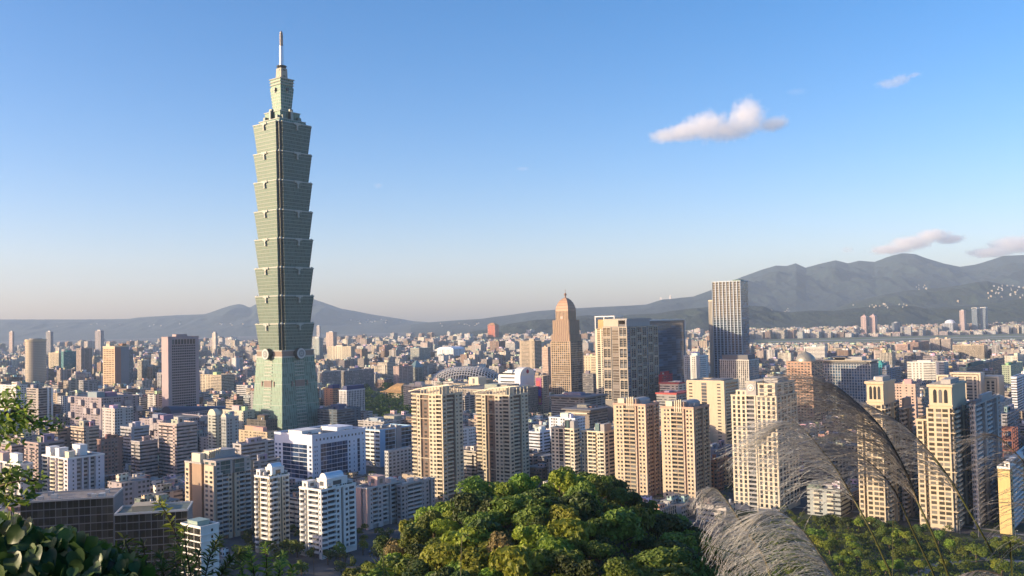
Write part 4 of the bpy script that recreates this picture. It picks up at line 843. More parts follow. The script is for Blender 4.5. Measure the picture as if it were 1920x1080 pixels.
# portal-framed beige building, three portals
for (xl, xc, xr, yt, lab) in ((1757, 1778, 1784, 703, "narrow left bay of the beige portal-framed complex"), (1782, 1838, 1848, 699, "wide middle bay of the beige portal-framed complex, right of the striped white block"), (1842, 1872, 1884, 706, "right bay of the beige portal-framed complex, with grey side wall")):
    b = Bld("office_building", lab, xl, xc, xr, yt, 1180 + (xc - 1778) * .3, "office building", "beige portal-framed office bays", vb=745, short="beige portal-framed complex"); L, W, H = b.wL, b.wR, b.H; PF = wall((.58, .48, .36))
    b.walls.box(2.5, 1, 0, W, L, H - 3, wall((.2, .17, .15)))
    m = MB()
    for q, o in ((0, 0.0), (3.2, .9)):
        for y0, y1 in ((q, q + 2.2), (L - q - 2.2, L - q)): m.box(o, y0, 0, 3.4, y1, H - q, PF)
        m.box(o, q + 2.2, H - q - 2.2, 3.4, L - q - 2.2, H - q, PF)
    m.box(3.4, 0, H - 3, W, L, H - .4, GRY); m.box(3.4, 0, 0, W, 1, H - 3, GRY); b.part("portal_frame", m); n = 3 if L > 25 else 1
    for k in range(1, n + 1): b.trim.box(1.2, L * k / (n + 1) - 1, 0, 2.5, L * k / (n + 1) + 1, H - 5.5, PF)
    for i in range(int(H / 4) - 1): b.el_rect('window', GD, 'L', 5.8, L - 5.8, 2.35, 2.45, i * 4 + .6, i * 4 + 2.8, (0, 0, W, L)); b.trim.box(1.8, 5.6, i * 4 + 2.9, 2.5, L - 5.6, i * 4 + 4.0, wall((.45, .4, .34)))
    b.finish()
# steel frame under construction
c = at(1870, 800, 720); t = tag(empty("construction_frame", (c.x, 720, 0), YAW), "rusty red steel frame of a building under construction near the right edge", "construction site"); HEROES.append((1840, 1900, 800, 840, 720, "red steel construction frame")); FOOT.append((Vector((c.x, 720)), Vector((.61, .79)), Vector((-.79, .61)), 18, 18)); H = c.z; RS = plain((.26, .10, .07)); m = MB()
for x in (-12, -4, 4, 12):
    for y in (-12, -4, 4, 12): m.box(x - .35, y - .35, 0, x + .35, y + .35, H, RS)
m.build("column_grid", t); m = MB()
for i in range(1, 8):
    z = H * i / 7
    for q in (-12, -4, 4, 12): m.box(-12, q - .3, z - .8, 12, q + .3, z - .003, RS); m.box(q - .3, -12, z - 1.6, q + .3, 12, z - .81, RS)
m.build("beam_grid", t); m = MB()
for i in range(1, 5): m.box(-12.2, -12.2, H * i / 7 + .005, 12.2, 12.2, H * i / 7 + .25, GRY)
m.build("floor_deck", t)
# yellow and white block at the right edge
b = Bld("apartment_block", "white block with a bright yellow side wall at the right edge", 1872, 1893, 1945, 880, 596, "apartment block", vb=1000, short="yellow-sided white block"); b.fl = 3.2; b.body(YEL, "...", "wBBw,BBw", core=GRY, bal=WHT, over={}, rec=1.4); L, W, H = b.wL, b.wR, b.H
m = MB(); m.box(.02, -.45, 0, W, -.005, H + 3, WHT); 
b.extra.clear(); b.parapet(WHT, h=1.5); b.room(.02, .02, .5, .5, 4.2, WHT, win=True); b.finish()
# memorial hall with a yellow-brown hipped roof
c = at(760, 735, 1790); t = tag(empty("memorial_hall", (c.x - 8, 1790, 0), YAW), "low hall with a sweeping yellow-brown tiled roof among park trees", "hall"); HEROES.append((725, 800, 712, 745, 1790, "yellow-roofed hall")); FOOT.append((Vector((c.x, 1790)), Vector((.61, .79)), Vector((-.79, .61)), 48, 48)); TIL = roofing((.42, .25, .10)); t.scale = (.66, .66, .8); m = MB(); m.box(-30, -30, 0, 30, 30, 14, BEI2); m.build("wall", t); m = MB()
for k in range(9):
    for (x, y) in ((-38, -38 + 9.5 * k), (-38 + 9.5 * k, -38)): m.cyl(x, y, 0, 15, 1.0, 1.0, 8, BEI2)
m.build("colonnade", t); m = MB(); pr = [(45, 14.5), (44, 16.2), (38, 17.2), (30, 20.5), (24, 25), (20, 28)]
for (a, z0), (b2, z1) in zip(pr[:-1], pr[1:]): m.prism([(-a, -a), (a, -a), (a, a), (-a, a)], z0, z1, TIL, [(-b2, -b2), (b2, -b2), (b2, b2), (-b2, b2)])
m.prism([(-20, -20), (20, -20), (20, 20), (-20, 20)], 28, 34, TIL, [(-2, -15), (2, -15), (2, 15), (-2, 15)]); m.build("roof", t)
# data-driven mid-distance buildings: name, label, xl, xc, xr, ytop, D, colour, style, category, visible bottom
MID = [
("office_building", "white striped office slab with horizontal ribbon windows, right of the gridded glass office", 1702, 1770, 1780, 680, 1720, (.72, .68, .60), .55, "office building", 715),
("office_building", "white ten storey block with regular windows left of the finned tower", 1283, 1312, 1329, 668, 1420, (.72, .70, .66), .2, "office building", 730),
("office_building", "white office with tall vertical window slots and a dark flat penthouse, below the finned tower", 1350, 1404, 1424, 676, 1330, (.64, .61, .57), .9, "office building", 712),
("office_building", "pale yellow office block between the brown domed tower and the white framed tower", 1093, 1118, 1124, 668, 1800, (.58, .50, .36), .55, "office building", 706),
("office_building", "low dark grey office below the pale yellow block", 1093, 1112, 1120, 702, 1640, (.16, .16, .17), .55, "office building", 740),
("office_building", "brown stone tower under scaffolding left of the brown domed tower", 975, 1002, 1016, 640, 2150, (.42, .35, .26), .55, "building", 690),
("residential_tower", "slender pinkish tower with staggered balconies left of the brown domed tower", 1017, 1027, 1034, 652, 1800, (.50, .38, .31), .3, "tower", 720),
("arena", "grey low civic hall with long flat roofs behind the tan twin towers", 846, 946, 1010, 733, 1270, (.38, .34, .29), .9, "civic building", 770),
("civic_building", "broad beige civic office with bright square stair tower, behind the tan twin towers", 842, 900, 958, 722, 1420, (.56, .47, .34), .9, "civic building", 735),
("civic_building", "white terraced civic block at the edge of the park, left of the tan twin towers", 757, 792, 812, 724, 1440, (.60, .54, .44), .5, "civic building", 772),
("office_building", "white office tower with dark blue sign board and vertical strips, beside the park", 636, 650, 685, 733, 1330, (.66, .66, .68), .9, "office building", 765),
("apartment_block", "reddish brown brick block with rooftop towers, left of the office with blue sign board", 607, 624, 638, 730, 1420, (.40, .20, .12), .3, "apartment block", 752),
("shopping_mall", "dark blue-grey glass podium right of the green skyscraper", 596, 632, 677, 770, 1090, (.10, .13, .16), .6, "shopping mall", 805),
("shopping_mall", "low flat podium with crowded rooftop vents, behind the light blue office block", 672, 720, 776, 793, 1060, (.40, .38, .37), .5, "shopping mall", 802),
("office_building", "beige office with square windows in front of the skyscraper base", 447, 501, 521, 812, 980, (.50, .40, .27), .2, "office building", 850),
("office_building", "dark olive cube block at the foot of the green skyscraper", 463, 498, 521, 790, 1040, (.11, .10, .085), .1, "office building", 808),
("department_store", "pale green glazed store with blank sunny front, left of the skyscraper base", 418, 456, 479, 772, 1080, (.50, .48, .38), .1, "shop building", 800),
("apartment_tower", "grey green residential tower with one rounded top, left of its rounded twin", 390, 404, 420, 780, 925, (.40, .41, .36), .5, "tower", 838),
("apartment_tower", "grey green residential tower with rounded top and speckled side wall, before the pale store", 415, 424, 448, 784, 910, (.34, .36, .35), .3, "tower", 840),
("apartment_tower", "tall beige and mauve apartment tower with stepped crown and balcony stacks", 298, 331, 370, 797, 830, (.44, .36, .33), .5, "tower", 890),
("apartment_block", "grey concrete residential block below the rounded tower pair", 437, 452, 515, 835, 760, (.40, .38, .38), .5, "apartment block", 900),
("apartment_block", "low grey beige block with small balconies left of the white and blue glass building", 470, 476, 526, 868, 730, (.36, .34, .33), .5, "apartment block", 930),
("apartment_tower", "brown brick apartment tower with sunny balcony front, above the white and pink block", 182, 189, 231, 826, 800, (.27, .17, .14), .2, "tower", 880),
("apartment_tower", "beige apartment tower with two roof pavilions and sunlit curved balconies", 133, 157, 186, 803, 840, (.48, .39, .31), .5, "tower", 865),
("apartment_tower", "dull brown apartment slab with a white window column, left of the pavilion-roofed tower", 92, 108, 134, 806, 850, (.33, .26, .22), .5, "tower", 860),
("apartment_tower", "dark mauve apartment slab with deep roof overhang near the left edge", 46, 72, 121, 833, 770, (.33, .26, .25), .5, "tower", 880),
("apartment_tower", "mauve brown apartment tower with white corner column at the left edge", -20, 22, 48, 838, 790, (.36, .28, .26), .5, "tower", 880),
("apartment_block", "pale grey terraced apartment block with many roof rooms below the purple complex", 192, 215, 250, 768, 990, (.50, .46, .44), .3, "apartment block", 830),
("apartment_block", "bluish grey apartment block with sunny roof cabin, right of the terraced block", 226, 246, 280, 803, 900, (.40, .40, .42), .5, "apartment block", 870),
("apartment_block", "grey apartment block with light stair towers in the middle left", 246, 262, 296, 830, 830, (.40, .38, .38), .5, "apartment block", 885),
("hotel_building", "dusky purple hotel complex with pale box bays, left half of the stepped pair", 132, 190, 262, 748, 1090, c_purp, .2, "hotel", 800),
("hotel_building", "dusky purple hotel complex stepping down to the right behind the beige and mauve tower", 262, 312, 392, 790, 1030, (.33, .285, .315), .3, "hotel", 850),
("commercial_building", "dusky purple shopping building under the navy barrel roof", 300, 318, 452, 778, 1150, (.38, .31, .35), .3, "shop building", 800),
("office_building", "grey office with twin white vertical fins at the left, under the round tower", 50, 72, 99, 730, 1150, (.34, .31, .29), .55, "office building", 790),
("office_building", "white block with stepped flat roofs at the left edge behind the branch", 0, 30, 52, 724, 1220, (.66, .64, .60), .2, "office building", 760),
("office_building", "beige grid block right of the round tower", 91, 110, 117, 662, 2700, (.56, .48, .34), .55, "office building", 688),
("office_building", "teal glass office right of the beige grid block", 115, 119, 143, 660, 2650, c_teal, .55, "office building", 688),
("office_building", "dusky stepped tower with pale balconies right of the teal office", 143, 152, 173, 654, 2400, (.30, .25, .22), .3, "tower", 695),
("office_building", "bluish glass tower tucked behind the striped tan tower", 236, 239, 250, 656, 2350, (.2, .26, .3), .9, "tower", 720),
("office_building", "white and grey narrow tower left of the purplish slab", 258, 267, 280, 676, 2150, (.62, .58, .50), .9, "tower", 706),
("office_building", "wide low beige block right of the purplish slab", 376, 415, 440, 704, 1900, (.52, .44, .32), .55, "office building", 735),
("office_building", "beige slab with flat white roof right of the green skyscraper", 614, 658, 666, 650, 2800, (.56, .50, .38), .55, "office building", 666),
("apartment_block", "row of grey residential slabs with vertical strips right of the skyscraper base", 596, 604, 640, 698, 1850, (.36, .37, .39), .9, "apartment block", 720),
("apartment_block", "long grey residential slab row above the park trees", 640, 646, 702, 696, 1900, (.36, .36, .37), .9, "apartment block", 720),
("apartment_block", "pink grey apartment cluster beside the park, left of the stadium", 738, 748, 775, 688, 1950, (.40, .30, .27), .3, "apartment block", 712),
("office_building", "glass pyramid-roofed office left of the stadium", 768, 778, 795, 690, 2050, (.2, .22, .2), .55, "office building", 712),
("apartment_block", "teal grey residential slab pair behind the stadium", 770, 786, 808, 653, 3000, (.42, .46, .42), .9, "apartment block", 676),
("stadium_hall", "wide white low hall with pale shell roof behind the stadium", 820, 850, 872, 655, 3100, (.70, .72, .74), .1, "hall", 664),
("commercial_building", "bright red clad building behind the grid tower's right side", 1236, 1243, 1262, 704, 1330, (.40, .03, .05), .1, "shop building", 735),
("commercial_building", "white terraced hall with red roof edge right of the grid tower", 1238, 1272, 1286, 722, 1220, (.62, .56, .46), .55, "shop building", 750),
("shopping_mall", "low glass mall with red canopy between grid tower and plain tan block", 1232, 1268, 1300, 742, 1130, (.30, .30, .30), .55, "shopping mall", 790),
("office_building", "large dark roofed convention hall below the brown domed tower", 1034, 1096, 1136, 748, 1200, (.22, .23, .23), .55, "convention hall", 780),
("office_building", "low dark hall with a glowing beige eave below the convention hall", 1062, 1105, 1140, 772, 1050, (.22, .19, .17), .55, "hall", 800),
("office_building", "white blue office block with small windows above the lower cream pair", 1030, 1078, 1098, 786, 960, (.62, .66, .72), .2, "office building", 815),
("commercial_building", "white and blue striped warehouse store right of the tan twin towers", 988, 1012, 1032, 812, 900, (.60, .64, .72), .6, "shop building", 840),
("apartment_block", "blue grey low block behind the orange brick pair", 1328, 1340, 1374, 845, 800, (.22, .25, .31), .2, "apartment block", 870),
("apartment_block", "orange brick apartment block left of the cream emblem tower", 1328, 1344, 1358, 868, 760, (.48, .22, .12), .2, "apartment block", 910),
("apartment_block", "pale orange apartment block touching the cream emblem tower", 1354, 1368, 1376, 862, 790, (.55, .36, .20), .2, "apartment block", 910),
("office_building", "pale striped office behind the arched-crown towers, beside the teal wrapped building", 1656, 1676, 1690, 690, 1450, (.40, .34, .30), .3, "office building", 715),
("office_building", "teal wrapped building under construction right of the gridded glass office", 1644, 1654, 1664, 683, 1480, (.05, .30, .34), .1, "office building", 715),
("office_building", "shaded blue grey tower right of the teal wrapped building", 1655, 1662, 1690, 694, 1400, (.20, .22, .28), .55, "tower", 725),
("apartment_block", "pink apartment block with arched pattern between the arched-crown towers", 1679, 1716, 1726, 722, 1000, (.50, .37, .30), .2, "apartment block", 740),
("office_building", "white tower with flat side at the right edge", 1897, 1906, 1960, 708, 1130, (.64, .66, .72), .55, "tower", 765),
("apartment_block", "dark teal construction wrapped block behind the portal-framed complex", 1800, 1812, 1885, 690, 1500, (.07, .11, .13), .5, "building", 712),
("apartment_block", "pale green scaffolded block behind the portal-framed complex at right", 1880, 1895, 1920, 686, 1480, (.36, .42, .30), .3, "building", 716),
("apartment_block", "long beige ribbed apartment slab with vertical stripes at far right", 1787, 1845, 1853, 648, 2600, (.52, .43, .31), .9, "apartment block", 676),
("apartment_tower", "pair of grey slabs in the middle distance, left slab", 1745, 1762, 1768, 636, 3100, (.56, .48, .42), .9, "apartment block", 658),
("apartment_tower", "pair of grey slabs in the middle distance, right slab with dark side", 1766, 1782, 1788, 636, 3080, (.52, .44, .38), .9, "apartment block", 660),
("apartment_block", "pink mid-distance slab left of the grey slab pair", 1680, 1702, 1708, 646, 3000, (.52, .36, .30), .5, "apartment block", 660),
("apartment_block", "brown mid-distance slab next to the pink slab", 1706, 1722, 1744, 642, 3050, (.36, .24, .2), .5, "apartment block", 660),
("office_building", "white striped mid-distance block behind the gridded glass office", 1508, 1546, 1552, 651, 2200, (.66, .64, .60), .55, "office building", 668),
("apartment_block", "white sunny block with roof cabins behind the plain rows at right", 1885, 1908, 1925, 668, 1950, (.62, .58, .48), .2, "apartment block", 690),
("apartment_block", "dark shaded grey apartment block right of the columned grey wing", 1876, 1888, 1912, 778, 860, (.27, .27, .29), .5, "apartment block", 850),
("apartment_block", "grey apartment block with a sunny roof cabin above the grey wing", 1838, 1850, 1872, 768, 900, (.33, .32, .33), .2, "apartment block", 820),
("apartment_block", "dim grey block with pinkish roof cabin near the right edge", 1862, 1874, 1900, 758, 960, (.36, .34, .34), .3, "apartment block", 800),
("apartment_tower", "brown grey tower with dark trim right behind the left arched-crown tower", 1722, 1728, 1748, 748, 760, (.32, .25, .22), .5, "tower", 850),
]
for i, (nm, lab, xl, xc, xr, yt, D, col, sty, cat, vb) in enumerate(MID):
    b = mid(nm, lab, xl, xc, xr, yt, D, col, sty, cat, vb=vb, rooms=1 if D > 1500 else 2, tank=0 if D > 1500 else 1); L, W, H = b.wL, b.wR, b.H
    if 'rounded top' in lab:
        m = MB(); vault(m, 0, W * .6, L / 2, L / 2, H + .15, CRM if 'one' in lab else GRY, ends=CRM); b.part("vaulted_roof", m)
    if 'navy barrel' in lab:
        m = MB(); n = 8; pts = [(L * .5 + L * .5 * math.cos(math.pi * k / n), H + 1.2 + 9 * math.sin(math.pi * k / n)) for k in range(n + 1)]; k1 = n + 1
        m.add([(W * .02, a, c) for a, c in pts] + [(W * .9, a, c * .25 + H * .75) for a, c in pts], [(j, j + 1, k1 + j + 1, k1 + j) for j in range(n)] + [tuple(range(k1))[::-1], tuple(range(k1, 2 * k1))], NAVY); b.part("barrel_roof", m)
    if 'convention hall below' in lab or 'eave' in lab:
        m = MB(); m.box(-4, -4, H + 1.2, W + 2, L + 4, H + 2.6, DGRY); m.box(W * .3, L * .3, H + 2.6, W * .8, L * .7, H + 4, DGRY); b.part("overhanging_roof", m)
        if 'eave' in lab: m = MB(); m.box(-2, 2, H - 3, -.1, L, H - 1.4, CRM); b.part("eave", m)
    if 'dark flat penthouse' in lab: m = MB(); m.box(2, L * .05, H + 1.3, W * .8, L * .92, H + 8, DGRY); b.part("penthouse", m)
    if 'pyramid' in lab: m = MB(); m.prism([(0, 0), (W, 0), (W, L), (0, L)], H + 1.2, H + 16, GT, [(W * .5 - 2, L * .5 - 2), (W * .5 + 2, L * .5 - 2), (W * .5 + 2, L * .5 + 2), (W * .5 - 2, L * .5 + 2)]); b.part("pyramid_roof", m)
    if 'shell roof' in lab:
        m = MB(); vault(m, 0, W, L / 2, L / 2, H + .2, BWHT, k2=.22); b.part("shell_roof", m)
    if 'blue sign board' in lab: m = MB(); m.box(-.2, -.3, H + 1.2, W * .95, L * .5, H + 7, plain((.03, .05, .16))); b.part("sign_board", m)
    if 'red roof edge' in lab or 'red canopy' in lab: m = MB(); m.box(-1.2, -1.2, H + 1.25, W * .9, L + 1, H + 3.2, plain((.42, .07, .06))); b.part("red_canopy", m)
    if 'stair tower, behind' in lab: m = MB(); m.box(0, L * .05, H + .2, W * .25, L * .35, H + 12, CRM); m.box(-.3, L * .17, H + 2, -.01, L * .23, H + 10, DGRY); b.part("stair_tower", m)
    if 'box bays' in lab or 'stepping down' in lab:
        rnd = random.Random(i)
        for k in range(9):
            m = MB(); y = rnd.uniform(.05, .9) * L; z = rnd.uniform(.35, .9) * H; m.box(-3.5, y, z, 0, y + 7, z + 7, LPURP); b.part("box_bay", m)
        for k in range(8):
            m = MB(); x = rnd.uniform(.02, .9) * W; z = rnd.uniform(.35, .9) * H; m.box(x, -3.5, z, x + 8, 0, z + 6, LPURP); b.part("box_bay", m)
    if 'twin white' in lab:
        m = MB(); m.box(W * .6, -1.5, 0, W * .72, 0, H + 1, WHT); m.box(W * .86, -1.5, 0, W * .98, 0, H + 1, WHT); b.part("white_fins", m)
    if 'crowded' in lab: b.units(30)
    if D < 900:                                    # nearer ones get real balcony slabs
        rnd = random.Random(i * 3)
        for side, W_ in (('L', L), ('R', W)):
            nb = max(1, int(W_ / 8))
            for k in range(nb):
                u0 = W_ * (k + .2) / nb
                for q in range(1, int(H / 3.2)): b.el_rect('balcony', wall(tuple(round(min(.75, c * 1.25), 3) for c in col)), side, u0, u0 + 3.6, -1.1, -.01, q * 3.2 - .2, q * 3.2 + .8, (0, 0, W, L))
    b.finish()
# ---------------------------------------------------------------- the rest of the city
DR = Vector((math.cos(YAW), math.sin(YAW))); DL = Vector((-math.sin(YAW), math.cos(YAW)))
def far_thing(name, label, xl, xr, yt, D, col, style, cat="tower", group=None, depth=25, cap=None, n=1):
    """distant tower given by its pixel width"""
    b = Bld(name, label, xl, xl + (xr - xl) * .62, xr, yt, D, cat, group); L, W, H = b.wL, b.wR, b.H; m = CMB(); m.box((0, 0), *I2, 0, 0, 0, W, L, H, col, style, None, xl); m.build("wall", b.root)
    q = MB()
    if cap == 'crown': q.prism([(0, 0), (W, 0), (W, L), (0, L)], H, H + 8, PNK, [(W * .25, L * .25), (W * .75, L * .25), (W * .75, L * .75), (W * .25, L * .75)]); q.cyl(W / 2, L / 2, H + 8, H + 18, W * .12, .3, 8, PNK)
    elif cap == 'frame': q.box(0, 0, H, W, 2.5, H + 8, WHT); q.box(0, L - 2.5, H, W, L, H + 8, WHT); q.box(0, 2.5, H + 5, W, L - 2.5, H + 8, WHT)
    elif cap == 'dome': q.lathe(W / 2, L / 2, [(L * .5, H), (L * .45, H + 12), (L * .3, H + 20), (0, H + 24)], 16, BWHT)
    elif cap == 'hip': q.prism([(-4, -4), (W + 4, -4), (W + 4, L + 4), (-4, L + 4)], H, H + 18, roofing((.42, .2, .08)), [(W * .3, L * .3), (W * .7, L * .3), (W * .7, L * .7), (W * .3, L * .7)])
    else: q.box(W * .2, L * .2, H, W * .8, L * .7, H + 5, LGRY)
    b.part("roof", q); b.finish()
far_thing("residential_tower", "far pinkish twin tower with pointed crown below the green hills, left one", 1615, 1629, 594, 5900, (.50, .36, .33), .2, group="far pink twin towers", cap='crown')
far_thing("residential_tower", "far pinkish twin tower with pointed crown below the green hills, right one", 1631, 1646, 593, 5900, (.50, .36, .33), .2, group="far pink twin towers", cap='crown')
far_thing("office_tower", "far blue glass twin tower with white top frame at right, left one", 1823, 1837, 579, 6100, (.25, .33, .42), .9, group="far blue twin towers", cap='frame')
far_thing("office_tower", "far blue glass twin tower with white top frame at right, right one", 1839, 1853, 578, 6100, (.25, .33, .42), .9, group="far blue twin towers", cap='frame')
far_thing("office_tower", "far slim pinkish grey tower left of the far blue twin towers", 1800, 1812, 582, 6000, (.46, .36, .34), .2)
far_thing("domed_hall", "far grey building with a low white dome left of the slim tower", 1768, 1798, 606, 6000, (.4, .42, .46), .5, "building", cap='dome')
far_thing("office_tower", "far dark blue block right of the far pink twin towers", 1673, 1689, 605, 6000, (.2, .26, .33), .55)
far_thing("grand_hotel", "far red palace-like hotel with a tiled roof at the foot of the dark hill", 915, 936, 610, 6600, (.45, .12, .06), .2, "hotel", cap='hip')
far_thing("residential_tower", "far hazy slab tower just right of the green skyscraper", 594, 602, 611, 6800, (.40, .38, .38), .2)
far_thing("residential_tower", "far beige block with dark side right of the green skyscraper", 612, 632, 623, 4300, (.50, .40, .34), .2)
far_thing("office_block", "far pale green slab right of the green skyscraper", 586, 606, 634, 3700, (.40, .46, .44), .55)
far_thing("residential_tower", "far hazy tower cluster at left horizon, dark one", 86, 100, 622, 5200, (.25, .26, .29), .55)
far_thing("residential_tower", "far grey tower at the left horizon near the purplish slab", 178, 195, 620, 4800, (.30, .29, .32), .55)
far_thing("residential_tower", "far pale tower left of the green skyscraper", 398, 408, 624, 4300, (.56, .50, .44), .2)
far_thing("residential_tower", "far pinkish block beside the left horizon", 17, 27, 622, 5600, (.44, .36, .33), .2)
far_thing("residential_tower", "far hilltop tower on the long slope, left one", 1238, 1242, 558, 12400, (.5, .48, .47), .2, group="hilltop towers on the long slope")
far_thing("residential_tower", "far hilltop tower on the long slope, right one", 1256, 1260, 554, 12350, (.5, .48, .47), .2, group="hilltop towers on the long slope")
# elevated expressway and airfield
ROAD = plain((.55, .52, .46)); m = MB(); pts = [(780, 627), (860, 628), (950, 630), (1040, 633)]
W3 = [at(px, py, 4600) for px, py in pts]
for a, c in zip(W3[:-1], W3[1:]):
    z = 16; m.add([(a.x, a.y - 12, z), (c.x, c.y - 12, z), (c.x, c.y + 12, z), (a.x, a.y + 12, z), (a.x, a.y - 12, z + 3), (c.x, c.y - 12, z + 3), (c.x, c.y + 12, z + 3), (a.x, a.y + 12, z + 3)], [(3, 2, 1, 0), (4, 5, 6, 7), (0, 1, 5, 4), (2, 3, 7, 6)], ROAD)
    n = 8
    for i in range(n): f = i / n; x = a.x + (c.x - a.x) * f; m.box(x - 2, 4600 - 4, 0, x + 2, 4600 + 4, z - .01, ROAD)
tag(m.build("elevated_expressway"), "pale elevated expressway on piers crossing the far city below the hills", "expressway")
t = NT("airfield_grass"); n1 = t.noise(.006, 4); t.link(t.mix(t.ramp(n1, (.4, 0.0), (.6, 1.0)), (.10, .13, .05), (.17, .17, .09)), t.b.inputs["Base Color"]); t.b.inputs["Roughness"].default_value = .95
a = at(1410, 641, 1); 
def gline(px0, px1, Y0, Y1, z, mat, name, kind="structure"):
    m = MB(); k0, k1 = ray(px0, 635), ray(px1, 635); k0, k1 = k0.x / k0.y, k1.x / k1.y
    m.add([(k0 * Y0, Y0, z), (k1 * Y0, Y0, z), (k1 * Y1, Y1, z), (k0 * Y1, Y1, z)], [(0, 1, 2, 3)], mat); return tag(m.build(name), kind=kind)
gline(1415, 2100, 4350, 5300, .05, t.mat, "airfield")
gline(1440, 2100, 4800, 4900, .1, plain((.34, .33, .32)), "runway")
gline(1440, 2100, 4520, 4570, .1, plain((.40, .38, .35)), "taxiway")
# random blocks on the street grid
LABELS_OF = []
def clear_of(p, r):
    for c, a, b2, ha, hb in FOOT:
        d = p - c
        if abs(d.dot(a)) < ha + r and abs(d.dot(b2)) < hb + r: return False
    return True
PARKS = [(640, 792, 1300, 2050), (1430, 1960, 380, 590)]      # px range and depth range
def ytop_limit(px, D, hw=6):
    """highest allowed roof (photo y) for a generic building at this depth, so landmarks behind it stay visible"""
    lim = 560.0
    for x0, x1, yt, vb, Dh, _ in HEROES:
        if x0 - hw < px < x1 + hw and Dh > D: lim = max(lim, vb - 4)
    return lim
rnd = random.Random(11); PAL = [c_beige, c_cream, c_tan, c_grey, c_white, c_pink, (.46, .42, .38), (.40, .34, .30), (.52, .48, .44), c_brown, (.44, .38, .33), (.36, .33, .33), c_red, (.5, .5, .5), (.42, .45, .44)]
GEN = []; e1max = 9200
def gen_zone(D0, D1, lot, gap):
    n = int(D1 / lot) + 2
    for i in range(-n, n):
        for j in range(-n, n):
            ex = i * lot + (i // 3) * gap + rnd.uniform(-.12, .12) * lot; ey = j * lot + (j // 5) * gap + rnd.uniform(-.12, .12) * lot
            p = DR * ex + DL * ey
            if not (D0 <= p.y < D1) or abs(p.x) > .60 * p.y + 30: continue
            px, py, _ = project((p.x, p.y, 0))
            if any(a < px < c and d0 < p.y < d1 for a, c, d0, d1 in PARKS): continue
            if p.y > 4250 and p.y < 5400 and px > 1395: continue
            if p.y < 480 and hill_z(np.array(p.x), np.array(p.y)) > -1: continue
            if p.y < 640 and px > 430: continue
            w, d = lot * rnd.uniform(.55, .88), lot * rnd.uniform(.55, .92)
            if not clear_of(p, max(w, d) * .62): continue
            q = rnd.random(); h = rnd.uniform(11, 21) if q < .48 else rnd.uniform(20, 38) if q < .84 else rnd.uniform(36, 60)
            if p.y < 1100 and px < 480: h *= 1.35
            if p.y > 3500: h *= rnd.choice((.7, .8, .9, 1, 1.25))
            if p.y > 5400 and px > 1395: h = rnd.uniform(22, 55) if p.y < 6400 else h * .5
            lim = ytop_limit(px, p.y, 4 + .6 * w / p.y * FPX)
            if px > 1395 and 2500 < p.y < 4300: lim = max(lim, 642)
            for _ in range(6):
                if project((p.x, p.y, h + 5))[1] < lim: h *= .72
            if h < 6 and rnd.random() < .6: continue
            h = max(h, 5)
            GEN.append((p, w, d, h, px, py, rnd.random()))
gen_zone(520, 1500, 27, 11); gen_zone(1500, 3000, 33, 13); gen_zone(3000, 6900, 52, 18)
def area(g):
    p, w, d, h, px, py, _ = g; return h * (w + d) / p.y ** 2 if -10 < px < 1930 and py < 1075 else 0
GEN.sort(key=lambda g: -area(g))
CN = [("beige", c_beige), ("cream", c_cream), ("tan", c_tan), ("grey", c_grey), ("white", c_white), ("pinkish", c_pink), ("warm grey", (.46, .42, .38)), ("taupe", (.40, .34, .30)), ("pale stone", (.52, .48, .44)), ("brown", c_brown), ("sandy brown", (.44, .38, .33)), ("dull mauve", (.36, .30, .31)), ("brick red", c_red), ("pale grey", (.52, .52, .52)), ("greenish grey", (.38, .42, .40))]
STN = ["with small square windows", "with ribbon balconies", "with vertical window strips"]
NEAR = 300; near = GEN[:NEAR]; rest = GEN[NEAR:]
def gen_building(g, mb, seed, org, roofs):
    p, w, d, h, px, py, s = g; r = random.Random(seed); name, col = CN[int(r.random() * len(CN))]; k = r.uniform(.82, 1.12); mn = sum(col) / 3; col = tuple(min(.75, (c * .72 + mn * .28) * k) for c in col)
    style = r.choice((.15, .2, .55, .55, .6, .9)); off = r.random() * 200; rc = r.choice(((.2, .19, .18), (.17, .185, .17), (.3, .28, .26), (.13, .13, .135), (.23, .17, .14)))
    mb.box(org, DR, DL, -w / 2, -d / 2, 0, w / 2, d / 2, h, col, style, rc, off)
    if r.random() < .45: q = r.uniform(.25, .5); mb.box(org, DR, DL, -w / 2 - 1.5, -d / 2 + d * q * .4, 0, -w / 2, d / 2 - d * q * .5, h - 3.2 * r.randint(0, 2), col, .55, rc, off + 50)
    if r.random() < .3: mb.box(org, DR, DL, w * .05, -d / 2 - 1.4, 0, w * .4, -d / 2, h - 3.2 * r.randint(0, 2), col, .55, rc, off + 50)
    for k in range(r.randint(1, 3)):
        a, c = r.uniform(-.45, .1) * w, r.uniform(-.45, .1) * d; b2 = tuple(min(.75, x * r.choice((.8, 1, 1.2))) for x in r.choice((col, c_white, c_beige)))
        roofs.box(org, DR, DL, a, c, h, a + w * r.uniform(.18, .38), c + d * r.uniform(.15, .35), h + r.uniform(2.5, 5.5), b2, .1, (.24, .22, .2), off)
    tin = r.random()
    if tin < .2: c2 = r.choice(((.15, .2, .17), (.28, .13, .1), (.22, .25, .3), (.4, .4, .39))); roofs.box(org, DR, DL, -w * .5, d * .05, h, w * .3, d * .5, h + 2.6, c2, .1, c2, off)
    return name, style, tin
